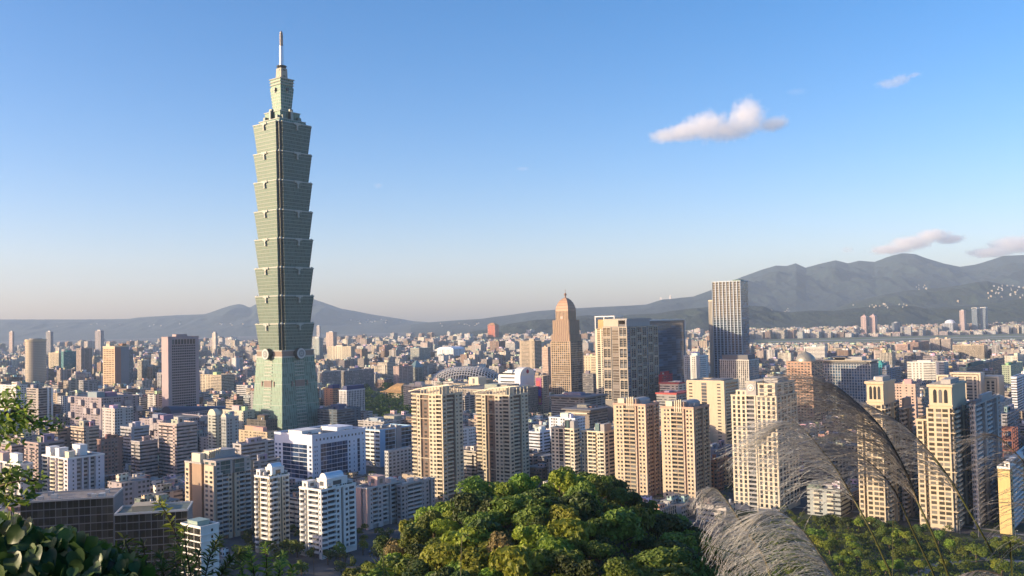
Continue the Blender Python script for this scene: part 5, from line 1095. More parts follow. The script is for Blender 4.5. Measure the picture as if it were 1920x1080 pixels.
def nearest_landmark(px, py, D):
    best = None
    for x0, x1, yt, vb, Dh, desc in HEROES:
        if desc is None or len(desc.split()) > 4: continue
        dx = max(x0 - px, px - x1, 0); dy = max(yt - py, py - vb, 0) * 1.5; sc = dx + dy + abs(Dh - D) * .02
        if best is None or sc < best[0]: best = (sc, x0, x1, yt, vb, Dh, desc)
    _, x0, x1, yt, vb, Dh, desc = best
    if px < x0: return "left of the " + desc
    if px > x1: return "right of the " + desc
    return ("below the " if Dh > D else "behind the ") + desc
things = []
for i, g in enumerate(near):
    p, w, d, h, px, py, s = g; m = CMB(); rf = CMB(); name, style, tin = gen_building(g, m, 1000 + i, (0, 0), rf)
    nm = "apartment_block" if h > 17 else "walk_up_house"; o = m.build(nm); o.location = (p.x, p.y, 0); 
    for k in range(0, len(rf.f), 5):
        q = CMB(); q.v = rf.v[k // 5 * 8:k // 5 * 8 + 8]; q.f = [tuple(x - k // 5 * 8 for x in f) for f in rf.f[k:k + 5]]; q.uv = rf.uv[k * 8:(k + 5) * 8]; q.c = rf.c[k * 4:(k + 5) * 4]; q.m = rf.m[k:k + 5]; q.build("rooftop_room", o)
    if p.y < 1000:
        r = random.Random(i)
        for k in range(2): q = MB(); x, y = (DR * r.uniform(-.4, .4) * w + DL * r.uniform(-.4, .4) * d)[:]; q.cyl(x, y, h + .8, h + 2.8, .9, .9, 8, metal((.62, .63, .65), .35, .5)); q.box(x - .7, y - .7, h, x + .7, y + .7, h + .8, metal((.4, .4, .4))); q.build("water_tank", o)
        if h > 17:
            cw = wall(tuple(round(c, 2) for c in r.choice((c_beige, c_cream, c_grey, c_white))))
            for k in range(1, int(h / 3.2)):
                for u in (-.3, .12):
                    bo = bpy.data.objects.new("balcony", unit_mesh('box', cw)[0]); COL.objects.link(bo); bo.parent = o; cen = DR * (-w / 2 - .6) + DL * (d * (u + .09)); bo.location = (cen.x, cen.y, k * 3.2 + .3); bo.scale = (1.2, d * .18, 1.0); bo.rotation_euler = (0, 0, YAW)
    size = "tall" if h > 30 else "mid-rise" if h > 17 else "low"; sn = STN[0 if style < .4 else 1 if style < .72 else 2]
    things.append([o, f"{size} {name} {'block' if h > 17 else 'house'} {sn}", nearest_landmark(px, project((p.x, p.y, h * .6))[1], p.y), px, project((p.x, p.y, h))[1]])
    o["category"] = "apartment block" if h > 17 else "house"; o["group"] = "city blocks between the landmark towers"
cnt = {}
for t_ in things: cnt.setdefault((t_[1], t_[2]), []).append(t_)
ORD = ["leftmost", "second", "third", "fourth", "fifth", "sixth", "seventh", "eighth", "ninth"]
for (a, b2), lst in cnt.items():
    lst.sort(key=lambda t_: t_[3])
    for k, t_ in enumerate(lst):
        lab = f"{a}, {b2}"
        if len(lst) > 1: lab += f", {ORD[k]} from the left" if 0 < k < 9 else ", leftmost of these" if k == 0 else ""
        for x_, y_ in ((" with small square windows", ", square windows"), (" with ribbon balconies", ", ribbon balconies"), (" with vertical window strips", ", window strips"), (", leftmost of these", ", leftmost"), (" from the left", " rightward"), (", square windows", "")):
            if len(lab.split()) > 16: lab = lab.replace(x_, y_)
        t_[0]["label"] = lab
mb = CMB()
for i, g in enumerate(rest): gen_building(g, mb, 9000 + i, (g[0].x, g[0].y), mb)
tag(mb.build("far_city_blocks"), "dense sea of small far buildings filling the plain", kind="stuff")
# white villages on the mountain slopes: stuff
mb = CMB(); r = random.Random(5)
print("GEN", len(GEN))
# ---------------------------------------------------------------- trees
LM = [leafmat((.13, .20, .022), (.27, .34, .045), .4), leafmat((.09, .145, .022), (.19, .25, .04), .35), leafmat((.17, .21, .02), (.34, .36, .05), .4), leafmat((.04, .075, .02), (.09, .13, .03), .3), leafmat((.13, .10, .04), (.22, .16, .06), .3)]
LNAME = ["bright green", "mid green", "yellowish green", "dark green", "dry brownish"]
def crown_mesh(seed, n, leaf, mat, flat=.8, lobes=7, spread=.62):
    r = np.random.RandomState(seed); C = []
    for i in range(lobes):
        a = r.uniform(0, 2 * math.pi); q = spread * math.sqrt(r.uniform(.05, 1)); C.append((q * math.cos(a), q * math.sin(a), r.uniform(-.25, .55) * flat, r.uniform(.30, .50)))
    C.append((0, 0, .15, .55)); k = r.randint(0, len(C), n); C = np.array(C)
    d = r.normal(size=(n, 3)); d /= np.linalg.norm(d, axis=1)[:, None]; d[:, 2] = np.where(d[:, 2] < -.55, -d[:, 2], d[:, 2])
    rad = C[k, 3] * (r.uniform(.55, 1.08, n) ** .5); p = C[k, :3] + d * rad[:, None] * np.array([1, 1, .85])
    nrm = d + r.normal(size=(n, 3)) * .42; nrm /= np.linalg.norm(nrm, axis=1)[:, None]; t = np.cross(nrm, r.normal(size=(n, 3))); t /= np.linalg.norm(t, axis=1)[:, None]; b = np.cross(nrm, t)
    s = leaf * r.uniform(.55, 1.35, n)[:, None]; s2 = s * r.uniform(.5, 1.0, n)[:, None]; droop = nrm * s * .25
    V = np.stack([p - t * s - droop, p - b * s2, p + t * s - droop, p + b * s2], 1).reshape(-1, 3)
    me = bpy.data.meshes.new("crown"); me.from_pydata(V.tolist(), [], np.arange(4 * n).reshape(-1, 4).tolist()); me.materials.append(mat); me.update(); return me
def trunk_mesh(seed):
    r = random.Random(seed); m = MB(); m.tube([(0, 0, -.6), (r.uniform(-.03, .03), 0, .3), (r.uniform(-.06, .06), r.uniform(-.05, .05), .75), (0, 0, 1.1)], [.085, .065, .05, .02], BARK, 6)
    for k in range(5):
        a = r.uniform(0, 6.28); z = r.uniform(.45, .8); m.tube([(0, 0, z), (.25 * math.cos(a), .25 * math.sin(a), z + .18), (.5 * math.cos(a), .5 * math.sin(a), z + .3)], [.035, .025, .01], BARK, 4)
    return m.mesh("trunk")
CROWNS = {}
for q, (n, leaf) in enumerate(((1500, .082), (260, .13))):
    for c in range(5): CROWNS[q, c] = [crown_mesh(100 * q + 10 * c + i, n, leaf * (.75, 1, 1.25, .9)[i], LM[c], (.8, 1.1, .65, .95)[i], (7, 5, 9, 4)[i], (.62, .5, .7, .55)[i]) for i in range(4)]
TRUNKS = [trunk_mesh(i) for i in range(4)]
TREES = []
def tree(x, y, z, r, h, kind, q, rnd, where, group):
    """crown radius r on a trunk so that the crown centre is h above the ground"""
    nm = "leafy_tree"; t = empty(nm, (x, y, z), rnd.uniform(0, 6.28)); tag(t, None, "tree", group)
    tr = bpy.data.objects.new("trunk", TRUNKS[rnd.randrange(4)]); COL.objects.link(tr); tr.parent = t; tr.scale = (r * 1.1, r * 1.1, h)
    c = bpy.data.objects.new("crown", CROWNS[q, kind][rnd.randrange(4)]); COL.objects.link(c); c.parent = t; c.location = (0, 0, h); c.scale = (r * rnd.uniform(.85, 1.2), r * rnd.uniform(.85, 1.2), r * rnd.uniform(.7, 1.15)); c.rotation_euler = (0, 0, rnd.uniform(0, 6.28))
    TREES.append((t, where, kind, r)); return t
rnd = random.Random(3); placed = []; tries = 0
while len(placed) < 235 and tries < 14000:
    tries += 1; Y = rnd.uniform(92, 300) if rnd.random() < .8 else rnd.uniform(150, 250); hw = 62 * (1 if Y < 250 else .8); X = 8 + rnd.uniform(-1, 1) * hw
    z = float(hill_z(np.array(X), np.array(Y))); px, py, _ = project((X, Y, z + 7))
    if py > 1130 or z < 12: continue
    if any((X - a) ** 2 + (Y - c) ** 2 < (2.3 + .0065 * Y) ** 2 for a, c in placed): continue
    placed.append((X, Y)); r = rnd.uniform(2.8, 6.4); k = rnd.choices((0, 1, 2, 3), (4, 5, 2.2, 3))[0]
    if px > 1120: k = rnd.choices((0, 1, 3), (1, 4, 4))[0]
    if rnd.random() < .045: k = 4; r *= .8
    where = "on the wooded hilltop crest" if py < 930 else "on the right flank of the wooded hill" if px > 1150 else "on the left flank of the wooded hill" if px < 830 else "on the near slope of the wooded hill"
    tree(X, Y, z, r, r * .8 + rnd.uniform(.2, 3.2), k, 0, rnd, where, "trees covering the wooded hill")
def scatter(pxr, pyr, n, rr, where, group, mind=5.0, kinds=(1, 3, 1, 2), q=1, test=None, avoid=True):
    got = []; tr = 0
    while len(got) < n and tr < n * 60:
        tr += 1; g = ground_at(rnd.uniform(*pxr), rnd.uniform(*pyr))
        if avoid and (not clear_of(Vector((g.x, g.y)), 3.5)): continue
        if test and not test(g): continue
        if any((g.x - a) ** 2 + (g.y - c) ** 2 < mind ** 2 for a, c in got): continue
        z = max(0.0, float(hill_z(np.array(g.x), np.array(g.y)))) if g.y < 470 else 0
        if z > 60: continue
        got.append((g.x, g.y)); r = rnd.uniform(*rr); tree(g.x, g.y, z, r, r * .85 + rnd.uniform(.5, 1.6), rnd.choices((0, 1, 2, 3), kinds)[0], q, rnd, where, group)
def off_roads(g):
    px, py, _ = project((g.x, g.y, 0)); return not (interp(px, [(1430, 952), (1560, 962), (1700, 972), (1820, 986), (1920, 1003)]) - 3 < py < interp(px, [(1430, 964), (1560, 974), (1700, 990), (1820, 1010), (1920, 1030)]) + 4)
scatter((1470, 1925), (985, 1085), 104, (3.4, 6.0), "in the park below the arched-crown towers", "park trees at lower right", 5.2, (2, 3, 2, 2), 0, off_roads)
scatter((1480, 1900), (962, 984), 16, (2.4, 3.6), "along the road below the arched-crown towers", "street trees at lower right", 7, (2, 2, 3, 1), 0, off_roads)
scatter((440, 900), (985, 1085), 90, (3.4, 6.0), "in the valley below the rounded-balcony blocks", "valley trees at the foot of the hill", 5.2, (1, 3, .6, 4))
scatter((545, 780), (890, 930), 16, (3, 5), "in front of the white and blue glass building", "street trees by the white and blue building", 8, (0, 2, 0, 4))
scatter((1215, 1460), (925, 985), 14, (2.6, 4.4), "at the foot of the ribbed-crown towers", "trees around the ribbed-crown towers", 7, (1, 3, .5, 3), 0)
scatter((985, 1060), (845, 885), 9, (3, 4.5), "near the lower cream pair", "street trees by the lower cream pair", 8, (0, 2, 0, 4))
scatter((180, 340), (850, 935), 8, (3, 5), "between the apartment blocks at lower left", "trees between the lower left blocks", 10, (1, 3, 0, 3))
TREES.sort(key=lambda q: -q[3] / max(1, project(q[0].location + Vector((0, 0, 5)))[2]) * (1 if -40 < project(q[0].location)[0] < 1960 and project(q[0].location + Vector((0, 0, 9)))[1] < 1085 else .01))
surplus = TREES[300:]; TREES = TREES[:300]; VS, FS, n0 = [], [], 0
for t, where, kind, r in surplus:
    for c in list(t.children):
        if c.data.name.startswith("crown"):
            me = c.data; mtx = Matrix.LocRotScale(t.location, t.rotation_euler, None) @ Matrix.LocRotScale(c.location, c.rotation_euler, c.scale); vs = [(mtx @ v.co)[:] for v in me.vertices][:1600]; VS += vs; FS += [(n0 + 4 * i, n0 + 4 * i + 1, n0 + 4 * i + 2, n0 + 4 * i + 3) for i in range(len(vs) // 4)]; n0 += len(vs)
        bpy.data.objects.remove(c)
    bpy.data.objects.remove(t)
if VS: me = bpy.data.meshes.new("small_far_trees"); me.from_pydata(VS, [], FS); me.materials.append(LM[1]); o = bpy.data.objects.new("small_far_trees", me); COL.objects.link(o); tag(o, "smaller trees half hidden between the others", kind="stuff")
for t, where, kind, r in TREES:
    t["label"] = f"{'large' if r > 4.7 else 'small' if r < 3.8 else 'medium'} {LNAME[kind]} tree {where}"
# woodland of the memorial park and low growth on the hill: uncountable foliage
def leaf_mass(name, pts, size, mat, seed, label):
    r = np.random.RandomState(seed); p = np.array(pts); n = len(p); nrm = r.normal(size=(n, 3)) + np.array([0, 0, .8]); nrm /= np.linalg.norm(nrm, axis=1)[:, None]; t = np.cross(nrm, r.normal(size=(n, 3))); t /= np.linalg.norm(t, axis=1)[:, None]; b = np.cross(nrm, t); s = size * r.uniform(.5, 1.4, n)[:, None]
    V = np.stack([p - t * s, p - b * s * .7, p + t * s, p + b * s * .7], 1).reshape(-1, 3); me = bpy.data.meshes.new(name); me.from_pydata(V.tolist(), [], np.arange(4 * n).reshape(-1, 4).tolist()); me.materials.append(mat); me.update(); o = bpy.data.objects.new(name, me); COL.objects.link(o); return tag(o, label, kind="stuff")
pts = []; r = random.Random(8)
for i in range(620):
    g = ground_at(r.uniform(640, 795), r.uniform(712, 797))
    if not clear_of(Vector((g.x, g.y)), 4): continue
    R0 = r.uniform(4, 7.5)
    for k in range(46):
        a, e = r.uniform(0, 6.28), r.uniform(-.3, 1.5); pts.append((g.x + R0 * math.cos(a) * math.cos(e), g.y + R0 * math.sin(a) * math.cos(e), 4 + R0 + R0 * math.sin(e) * .9))
leaf_mass("park_woodland", pts, 1.3, LM[3], 1, "dark woodland of the memorial park")
pts = []
for i in range(48000):
    Y = r.uniform(88, 330); X = 8 + r.uniform(-1, 1) * 95; z = float(hill_z(np.array(X), np.array(Y))); pts.append((X, Y, z + r.uniform(-.2, 4.2)))
leaf_mass("hill_undergrowth", pts, .55, LM[0], 2, "low undergrowth between the hill trees")
pts = []; gs = {}
for i in range(900):                                # garden greenery between the city blocks
    g = ground_at(r.uniform(0, 1920), r.uniform(700, 1000) if r.random() < .7 else r.uniform(640, 760))
    if not clear_of(Vector((g.x, g.y)), 5) or (g.y > 4250 and g.x > 900): continue
    R0 = r.uniform(2.5, 4.5)
    for k in range(26): a, e = r.uniform(0, 6.28), r.uniform(-.3, 1.5); pts.append((g.x + R0 * math.cos(a) * math.cos(e), g.y + R0 * math.sin(a) * math.cos(e), 2 + R0 + R0 * math.sin(e)))
leaf_mass("street_greenery", pts, .95, LM[3], 3, "greenery between the city blocks")
# park roads, lamps and vehicles at lower right
ASPH = roofing((.055, .055, .06)); PAVE = roofing((.25, .24, .23)); GRASS = roofing((.03, .05, .017))
def strip(name, px_pts, halfw, z, mat):
    P_ = [ground_at(a, c) for a, c in px_pts]; m = MB()
    for a, c in zip(P_[:-1], P_[1:]):
        d = (c - a).normalized(); s = Vector((-d.y, d.x, 0)) * halfw; m.add([(a - s)[:2] + (z,), (c - s)[:2] + (z,), (c + s)[:2] + (z,), (a + s)[:2] + (z,)], [(0, 1, 2, 3)], mat)
    return tag(m.build(name), kind="structure")
pts = []
for i in range(1500):
    g = ground_at(r.uniform(1440, 1930), r.uniform(968, 1085))
    if not off_roads(g) or not clear_of(Vector((g.x, g.y)), 2): continue
    R0 = r.uniform(.8, 2.2)
    for k in range(16): a, e = r.uniform(0, 6.28), r.uniform(0, 1.5); pts.append((g.x + R0 * math.cos(a) * math.cos(e), g.y + R0 * math.sin(a) * math.cos(e), .3 + R0 * math.sin(e)))
leaf_mass("park_shrubbery", pts, .5, LM[1], 5, "low shrubbery of the lower right park")
def park_lawn():
    P_ = [ground_at(*q) for q in ((1380, 948), (1990, 990), (2050, 1180), (1250, 1180))]; m = MB(); m.add([(p.x, p.y, .02) for p in P_], [(0, 1, 2, 3)], GRASS); tag(m.build("park_lawn"), kind="structure")
park_lawn()
strip("road", [(1380, 952), (1480, 958), (1600, 967), (1700, 981), (1820, 998), (1960, 1020)], 7.5, .05, ASPH)
strip("pavement", [(1380, 946), (1480, 950.5), (1600, 959), (1700, 972), (1820, 988), (1960, 1009)], 2.2, .14, PAVE)
strip("park_path", [(1700, 1090), (1760, 1058), (1840, 1048), (1960, 1056)], 3.2, .05, PAVE)
def lamp(px, py):
    g = ground_at(px, py); t = tag(empty("street_lamp", (g.x, g.y, .05)), None, "street lamp", "street lamps along the lower right road"); m = MB(); m.tube([(0, 0, 0), (0, 0, 8.5), (0, -.6, 9.2), (0, -2, 9.4)], [.11, .08, .06, .05], metal((.55, .55, .55)), 6); m.build("pole", t); m = MB(); m.box(-.18, -2.7, 9.3, .18, -1.8, 9.48, plain((.6, .6, .58))); m.build("lamp_head", t); return t
for i, (px, py, lb) in enumerate(((1800, 1002, "pale street lamp at the road bend right of the main grass stem"), (1835, 1008, "pale street lamp by the road below the yellow-sided block"), (1668, 983, "pale street lamp between the arched-crown towers and the park"), (1738, 990, "pale street lamp behind the second grass stem"), (1905, 1022, "pale street lamp nearest the right edge"))): lamp(px, py)["label"] = lb
def car(px, py, col, label, rz, bus=False):
    g = ground_at(px, py); t = tag(empty("bus" if bus else "car", (g.x, g.y, .06), rz), label, "bus" if bus else "car"); L_, W_, H_ = (10.5, 2.5, 3.0) if bus else (4.4, 1.8, .75); m = MB(); bd = plain(col, .35)
    m.box(-L_ / 2, -W_ / 2, .35, L_ / 2, W_ / 2, .35 + H_, bd); body = m.build("body", t); m = MB()
    if bus: m.box(-L_ / 2 + .3, -W_ / 2 - .02, 1.5, L_ / 2 - .3, W_ / 2 + .02, 2.7, GD)
    else: m.prism([(-L_ * .36, -W_ * .47), (L_ * .26, -W_ * .47), (L_ * .26, W_ * .47), (-L_ * .36, W_ * .47)], .35 + H_, 1.55, GD, [(-L_ * .26, -W_ * .4), (L_ * .12, -W_ * .4), (L_ * .12, W_ * .4), (-L_ * .26, W_ * .4)])
    m.build("windows" if False else "window", t)
    for sx in (-.3, .3):
        for sy in (-1, 1):
            m = MB(); a = [2 * math.pi * i / 10 for i in range(10)]; R0 = .45 if bus else .33; vs = [(sx * L_ + R0 * math.cos(q), sy * W_ * .5 + e, R0 + R0 * math.sin(q)) for e in (-.1, .1) for q in a]; m.add(vs, [tuple(range(10)), tuple(range(19, 9, -1))] + [(i, 10 + i, 10 + (i + 1) % 10, (i + 1) % 10) for i in range(10)], DGRY); m.build("wheel", t)
car(1445, 957, (.75, .75, .74), "white bus on the road behind the grass plumes", R_(-12), True)
car(1530, 964, (.6, .6, .62), "silver car on the road, right of the white bus", R_(-12)); car(1640, 974, (.65, .1, .08), "red car on the road below the left arched-crown tower", R_(-18)); car(1762, 991, (.7, .7, .68), "white car on the road below the right arched-crown tower", R_(-18)); car(1868, 1008, (.1, .12, .2), "dark blue car on the road near the right edge", R_(-16))
for i, (px, py, col, lb) in enumerate(((548, 1034, (.6, .6, .6), 'silver car parked left of the nearest rounded-balcony block'), (556, 1022, (.7, .7, .7), 'white car parked behind the silver one, left of the nearest rounded-balcony block'), (697, 1036, (.08, .1, .2), 'dark blue car right of the nearest rounded-balcony block'), (712, 1024, (.55, .08, .06), 'red car beside the dark blue car at the valley trees'), (1330, 978, (.7, .7, .68), 'white car left of the looped grass plume'), (1300, 985, (.12, .12, .13), 'black car at the right foot of the wooded hill'))): car(px, py, col, lb, R_(30))
# villages high on the mountain slopes
from mathutils.bvhtree import BVHTree
trs = []
for nm in ("volcanic_mountains", "green_foothills", "near_hills", "long_mountain_slope", "far_mountain_ridge"):
    me = bpy.data.objects[nm].data; trs.append(BVHTree.FromPolygons([v.co[:] for v in me.vertices], [tuple(p.vertices) for p in me.polygons]))
mb = CMB(); r = random.Random(4)
for (x0, x1, y0, y1, n, sc) in ((1718, 1738, 534, 544, 12, 1), (1860, 1925, 535, 545, 26, 1), (1850, 1920, 545, 560, 24, 1), (1655, 1700, 570, 578, 14, .8), (1600, 1650, 572, 580, 10, .7), (1780, 1800, 564, 567, 4, 1), (1440, 1480, 578, 586, 8, .7), (640, 760, 598, 608, 22, 1.0), (100, 480, 606, 612, 20, 1.0), (820, 900, 606, 612, 16, .8)):
    for i in range(int(n * .7)):
        d = ray(r.uniform(x0, x1), r.uniform(y0, y1)); best = None
        for t in trs:
            h = t.ray_cast(Vector((0, 0, CAMZ)), d.normalized())
            if h[0] and (best is None or h[3] < best[1]): best = (h[0], h[3])
        if best: p = best[0]; w_ = r.uniform(7, 17) * sc * (best[1] / 9000) ** .5; mb.box((p.x, p.y), DR, DL, -w_ / 2, -w_ / 2, p.z - 10, w_ / 2, w_ / 2, p.z + r.uniform(6, 18) * sc, r.choice(((.5, .5, .5), (.45, .42, .36), c_beige)), .2)
tag(mb.build("mountain_villages"), "white villages scattered on the mountain slopes", kind="stuff")
# ---------------------------------------------------------------- plants close to the camera
def polyline(pts, n):
    P_ = [Vector(p) for p in pts]; d = [0]
    for a, c in zip(P_[:-1], P_[1:]): d.append(d[-1] + (c - a).length)
    out = []
    for i in range(n):
        s = d[-1] * i / (n - 1); k = max(j for j in range(len(d)) if d[j] <= s + 1e-9); k = min(k, len(P_) - 2); f = (s - d[k]) / (d[k + 1] - d[k]); p0, p1, p2, p3 = P_[max(k - 1, 0)], P_[k], P_[k + 1], P_[min(k + 2, len(P_) - 1)]
        out.append(.5 * ((2 * p1) + (p2 - p0) * f + (2 * p0 - 5 * p1 + 4 * p2 - p3) * f * f + (3 * p1 - p0 - 3 * p2 + p3) * f ** 3))
    return out
HAIR = leafmat((.46, .445, .42), (.72, .705, .675), .5, .8, .2); STEM = leafmat((.055, .07, .025), (.11, .12, .04), .1, .5, .3); RACH = leafmat((.12, .10, .06), (.25, .21, .14), .2, .6, .2)
def spikelets(V, Fc, p, d, L, wd, r):
    s = Vector((r.gauss(0, 1), r.gauss(0, 1), r.gauss(0, 1))); s = (s - d * s.dot(d)).normalized(); e = (d + s * .55).normalized(); n = len(V); q = p + e * L; b = e.cross(s).normalized() * wd if r.random() < .5 else s * wd * .7
    V.extend([p[:], (p + e * L * .5 + b)[:], q[:], (p + e * L * .5 - b)[:]]); Fc.append((n, n + 1, n + 2, n + 3))
def silver_grass(label, stem, rachis, Y, nh, hair_px, wind, seed, lean=.0, dens=1.0, droop=1.0, dz=.12, jit=.30):
    """stem and rachis in photo pixels at depth Y; hairs leave along the rachis and bend to the wind angle (radians, photo plane)"""
    r = random.Random(seed); up, rt = UV_, RV; pxm = Y / FPX
    base = at(*stem[0], Y); root = Vector((base.x + .02, base.y, float(hill_z(np.array(base.x), np.array(base.y))) - .05)); t = tag(empty("silver_grass", root), label, "grass plume", "silver grass plumes at lower right")
    sp = [root] + [at(px, py, Y) for px, py in stem]; m = MB(); q = polyline(sp, 26); nq = len(q); m.tube([p - root for p in q], [.0058 - .0026 * i / nq for i in range(nq)], STEM, 6); m.smooth = True; m.build("stem", t)
    R0 = polyline([at(px, py, Y) for px, py in rachis], 40); m = MB(); m.tube([p - root for p in R0], [.0034 * (1 - .8 * i / 40) + .0005 for i in range(40)], RACH, 5); rc = m.build("rachis", t)
    m = MB(); V, Fc = [], []
    for i in range(nh):
        f = min(1, max(0, r.random() ** .85)); k = min(38, int(f * 39)); p = R0[k].lerp(R0[k + 1], f * 39 - k); tg = (R0[k + 1] - R0[k]).normalized(); a0 = math.atan2(tg.dot(up), tg.dot(rt)) + r.gauss(0, .12); a1 = wind + r.gauss(0, jit) + lean * f
        while a1 < a0 - math.pi: a1 += 2 * math.pi
        while a1 > a0 + math.pi: a1 -= 2 * math.pi
        L = hair_px * pxm * (1 - .55 * f) * r.uniform(.5, 1.25); ns = 9; dep = r.gauss(0, dz); pts = [p.copy()]; c = p.copy()
        for s in range(ns):
            g = (s + 1) / ns; a = a0 + (a1 - a0) * (g ** .62) * droop; c = c + (rt * math.cos(a) + up * math.sin(a) + Vector((0, 1, 0)) * dep * 1.2) * (L / ns); pts.append(c.copy())
        m.tube([x - root for x in pts], [.0007, .0007, .00065, .00065, .0006, .00055, .0005, .0004, .0003, .0002], HAIR, 3)
        nsp = int(15 * dens * L / .22)
        for s in range(nsp):
            g = r.uniform(.04, 1) * ns; j = min(ns - 1, int(g)); x = pts[j].lerp(pts[j + 1], g - j) - root; spikelets(V, Fc, x, (pts[j + 1] - pts[j]).normalized(), r.uniform(.007, .014), .0008, r)
    m.add(V, Fc, HAIR); m.build("plume", t); return t
PI = math.pi
silver_grass("large drooping silver grass plume in the middle, longest stem of all", [(1789, 1110), (1779, 1080), (1743, 986), (1720, 940)], [(1720, 940), (1702, 892), (1684, 855), (1664, 820), (1644, 792), (1618, 766), (1594, 744), (1567, 723)], 2.8, 250, 300, PI * 1.06, 1, .1)
silver_grass("silver grass plume right of the largest one, over the right cream tower", [(1900, 1110), (1886, 1078), (1841, 1002), (1822, 966), (1782, 900), (1749, 855)], [(1800, 930), (1782, 900), (1749, 855), (1700, 802), (1655, 773), (1630, 760)], 3.15, 180, 180, PI * 1.05, 2, .1)
silver_grass("sparse silver grass plume left of the largest one, hairs hanging down", [(1682, 1110), (1672, 1080), (1635, 999), (1605, 943)], [(1605, 943), (1569, 881), (1536, 838), (1500, 799), (1470, 792), (1440, 812)], 3.15, 200, 220, PI * 1.22, 3, .0, .9)
silver_grass("low dark silver grass plume tucked under the largest one", [(1765, 1110), (1753, 1080), (1726, 1025), (1707, 986), (1689, 943)], [(1689, 943), (1674, 915), (1650, 885), (1618, 858), (1585, 840), (1560, 842)], 3.2, 110, 190, PI * 1.1, 4, .0)
silver_grass("dense upright silver grass plume with a looped tip, lowest left of the plumes", [(1462, 1120), (1448, 1090), (1441, 1071)], [(1445, 1080), (1431, 1042), (1398, 993), (1378, 962), (1360, 935), (1345, 918), (1336, 915), (1331, 921)], 2.7, 240, 118, PI * 1.42, 5, -.1, 1.2, 1.0, .05, .15)
silver_grass("broad silver grass plume beside the looped one, arching over the bottom edge", [(1600, 1140), (1584, 1110), (1570, 1086)], [(1572, 1090), (1533, 1032), (1516, 1008), (1500, 989), (1480, 970), (1462, 960), (1440, 958), (1425, 966)], 2.6, 190, 180, PI * 1.25, 6, 0, 1.0)
silver_grass("sparse silver grass plume at the right edge, hairs spreading leftward", [(2010, 1130), (1995, 1080), (1980, 1020)], [(1985, 1040), (1970, 980), (1955, 930), (1930, 880), (1900, 845), (1870, 818), (1845, 814)], 2.8, 95, 165, PI * 1.18, 7, .0, .8)
silver_grass("small silver grass tips poking up at the lower right edge", [(1930, 1160), (1915, 1120)], [(1920, 1125), (1900, 1095), (1875, 1078), (1840, 1070), (1815, 1074)], 2.5, 90, 90, PI * 1.3, 8, 0, .9)
def blade(name, label, pts, Y, rad, cat="grass stalk", group=None, head=None):
    P0 = at(*pts[0], Y); root = Vector((P0.x, P0.y, float(hill_z(np.array(P0.x), np.array(P0.y))) - .05)); t = tag(empty(name, root), label, cat, group); q = polyline([root] + [at(px, py, Y) for px, py in pts], 24); m = MB(); m.tube([p - root for p in q], [rad * (1 - .75 * i / 24) for i in range(24)], STEM if not head else RACH, 5); m.build("stem", t)
    if head:
        m = MB(); r = random.Random(len(label)); V, Fc = [], []
        for k in range(120):
            j = r.uniform(13, 22); i = int(j); spikelets(V, Fc, q[i].lerp(q[i + 1], j - i) - root, (q[i + 1] - q[i]).normalized(), r.uniform(.008, .02), .0012, r)
        m.add(V, Fc, RACH); m.build("seed_head", t)
    return t
blade("grass_stalk", "thin dark curved grass blade crossing the looped plume", [(1440, 1090), (1411, 1055), (1382, 1035), (1345, 1015), (1326, 1014), (1318, 1020)], 2.55, .003, "grass blade")
blade("grass_stalk", "straight green grass blade crossing behind the lower plume stems", [(1672, 1095), (1690, 1050), (1705, 1010)], 3.1, .0035, "grass blade")
blade("grass_stalk", "thin dry grass stalk in front of the rounded-balcony block", [(589, 1100), (588, 1060), (590, 1028)], 3.6, .003, group="dry grass stalks at the bottom edge", head=1)
blade("grass_stalk", "dry grass stalk with seed head left of the wooded hill", [(716, 1100), (724, 1060), (735, 1006)], 3.6, .0035, group="dry grass stalks at the bottom edge", head=1)
blade("grass_stalk", "dry grass stalk with seed head before the near hill trees", [(862, 1100), (871, 1050), (880, 1002)], 3.6, .0035, group="dry grass stalks at the bottom edge", head=1)
# heart-leaved shrub
BIGL = leafmat((.05, .11, .035), (.10, .20, .05), .3, .42, .35); BIGL_SUNLIT = leafmat((.08, .16, .025), (.15, .25, .035), .45, .4, .4); TWIG = wall((.09, .07, .04), .8, .3)  # the brighter green paints sunlight onto the topmost leaves
def heart_leaf(m, c, n, ax, s, mat, r):
    n = n.normalized(); ax = (ax - n * ax.dot(n)).normalized(); b = n.cross(ax); out = [(-.42, 0, 0), (-.52, .22, .03), (-.40, .42, .06), (-.12, .52, .09), (.18, .46, .07), (.45, .26, .02), (.72, 0, -.10), (.45, -.26, .02), (.18, -.46, .07), (-.12, -.52, .09), (-.40, -.42, .06), (-.52, -.22, .03)]
    vs = [c[:]] + [(c + ax * (u * s) + b * (v * s) + n * (h * s * 1.6))[:] for u, v, h in out]; m.add(vs, [(0, i, i + 1) for i in range(1, 12)] + [(0, 12, 1)], mat)
def shrub_outline(px): return interp(px, [(-60, 935), (0, 955), (40, 962), (80, 988), (115, 978), (150, 992), (200, 1012), (235, 1030), (272, 1038), (292, 1078)])
r = random.Random(21); c0 = at(110, 1080, 3.1); rt0 = Vector((c0.x, c0.y, float(hill_z(np.array(c0.x), np.array(c0.y))))); t = tag(empty("leafy_shrub", rt0), "dark glossy heart-leaved shrub filling the lower left corner", "shrub"); m = MB(); m2 = MB(); tw = MB()
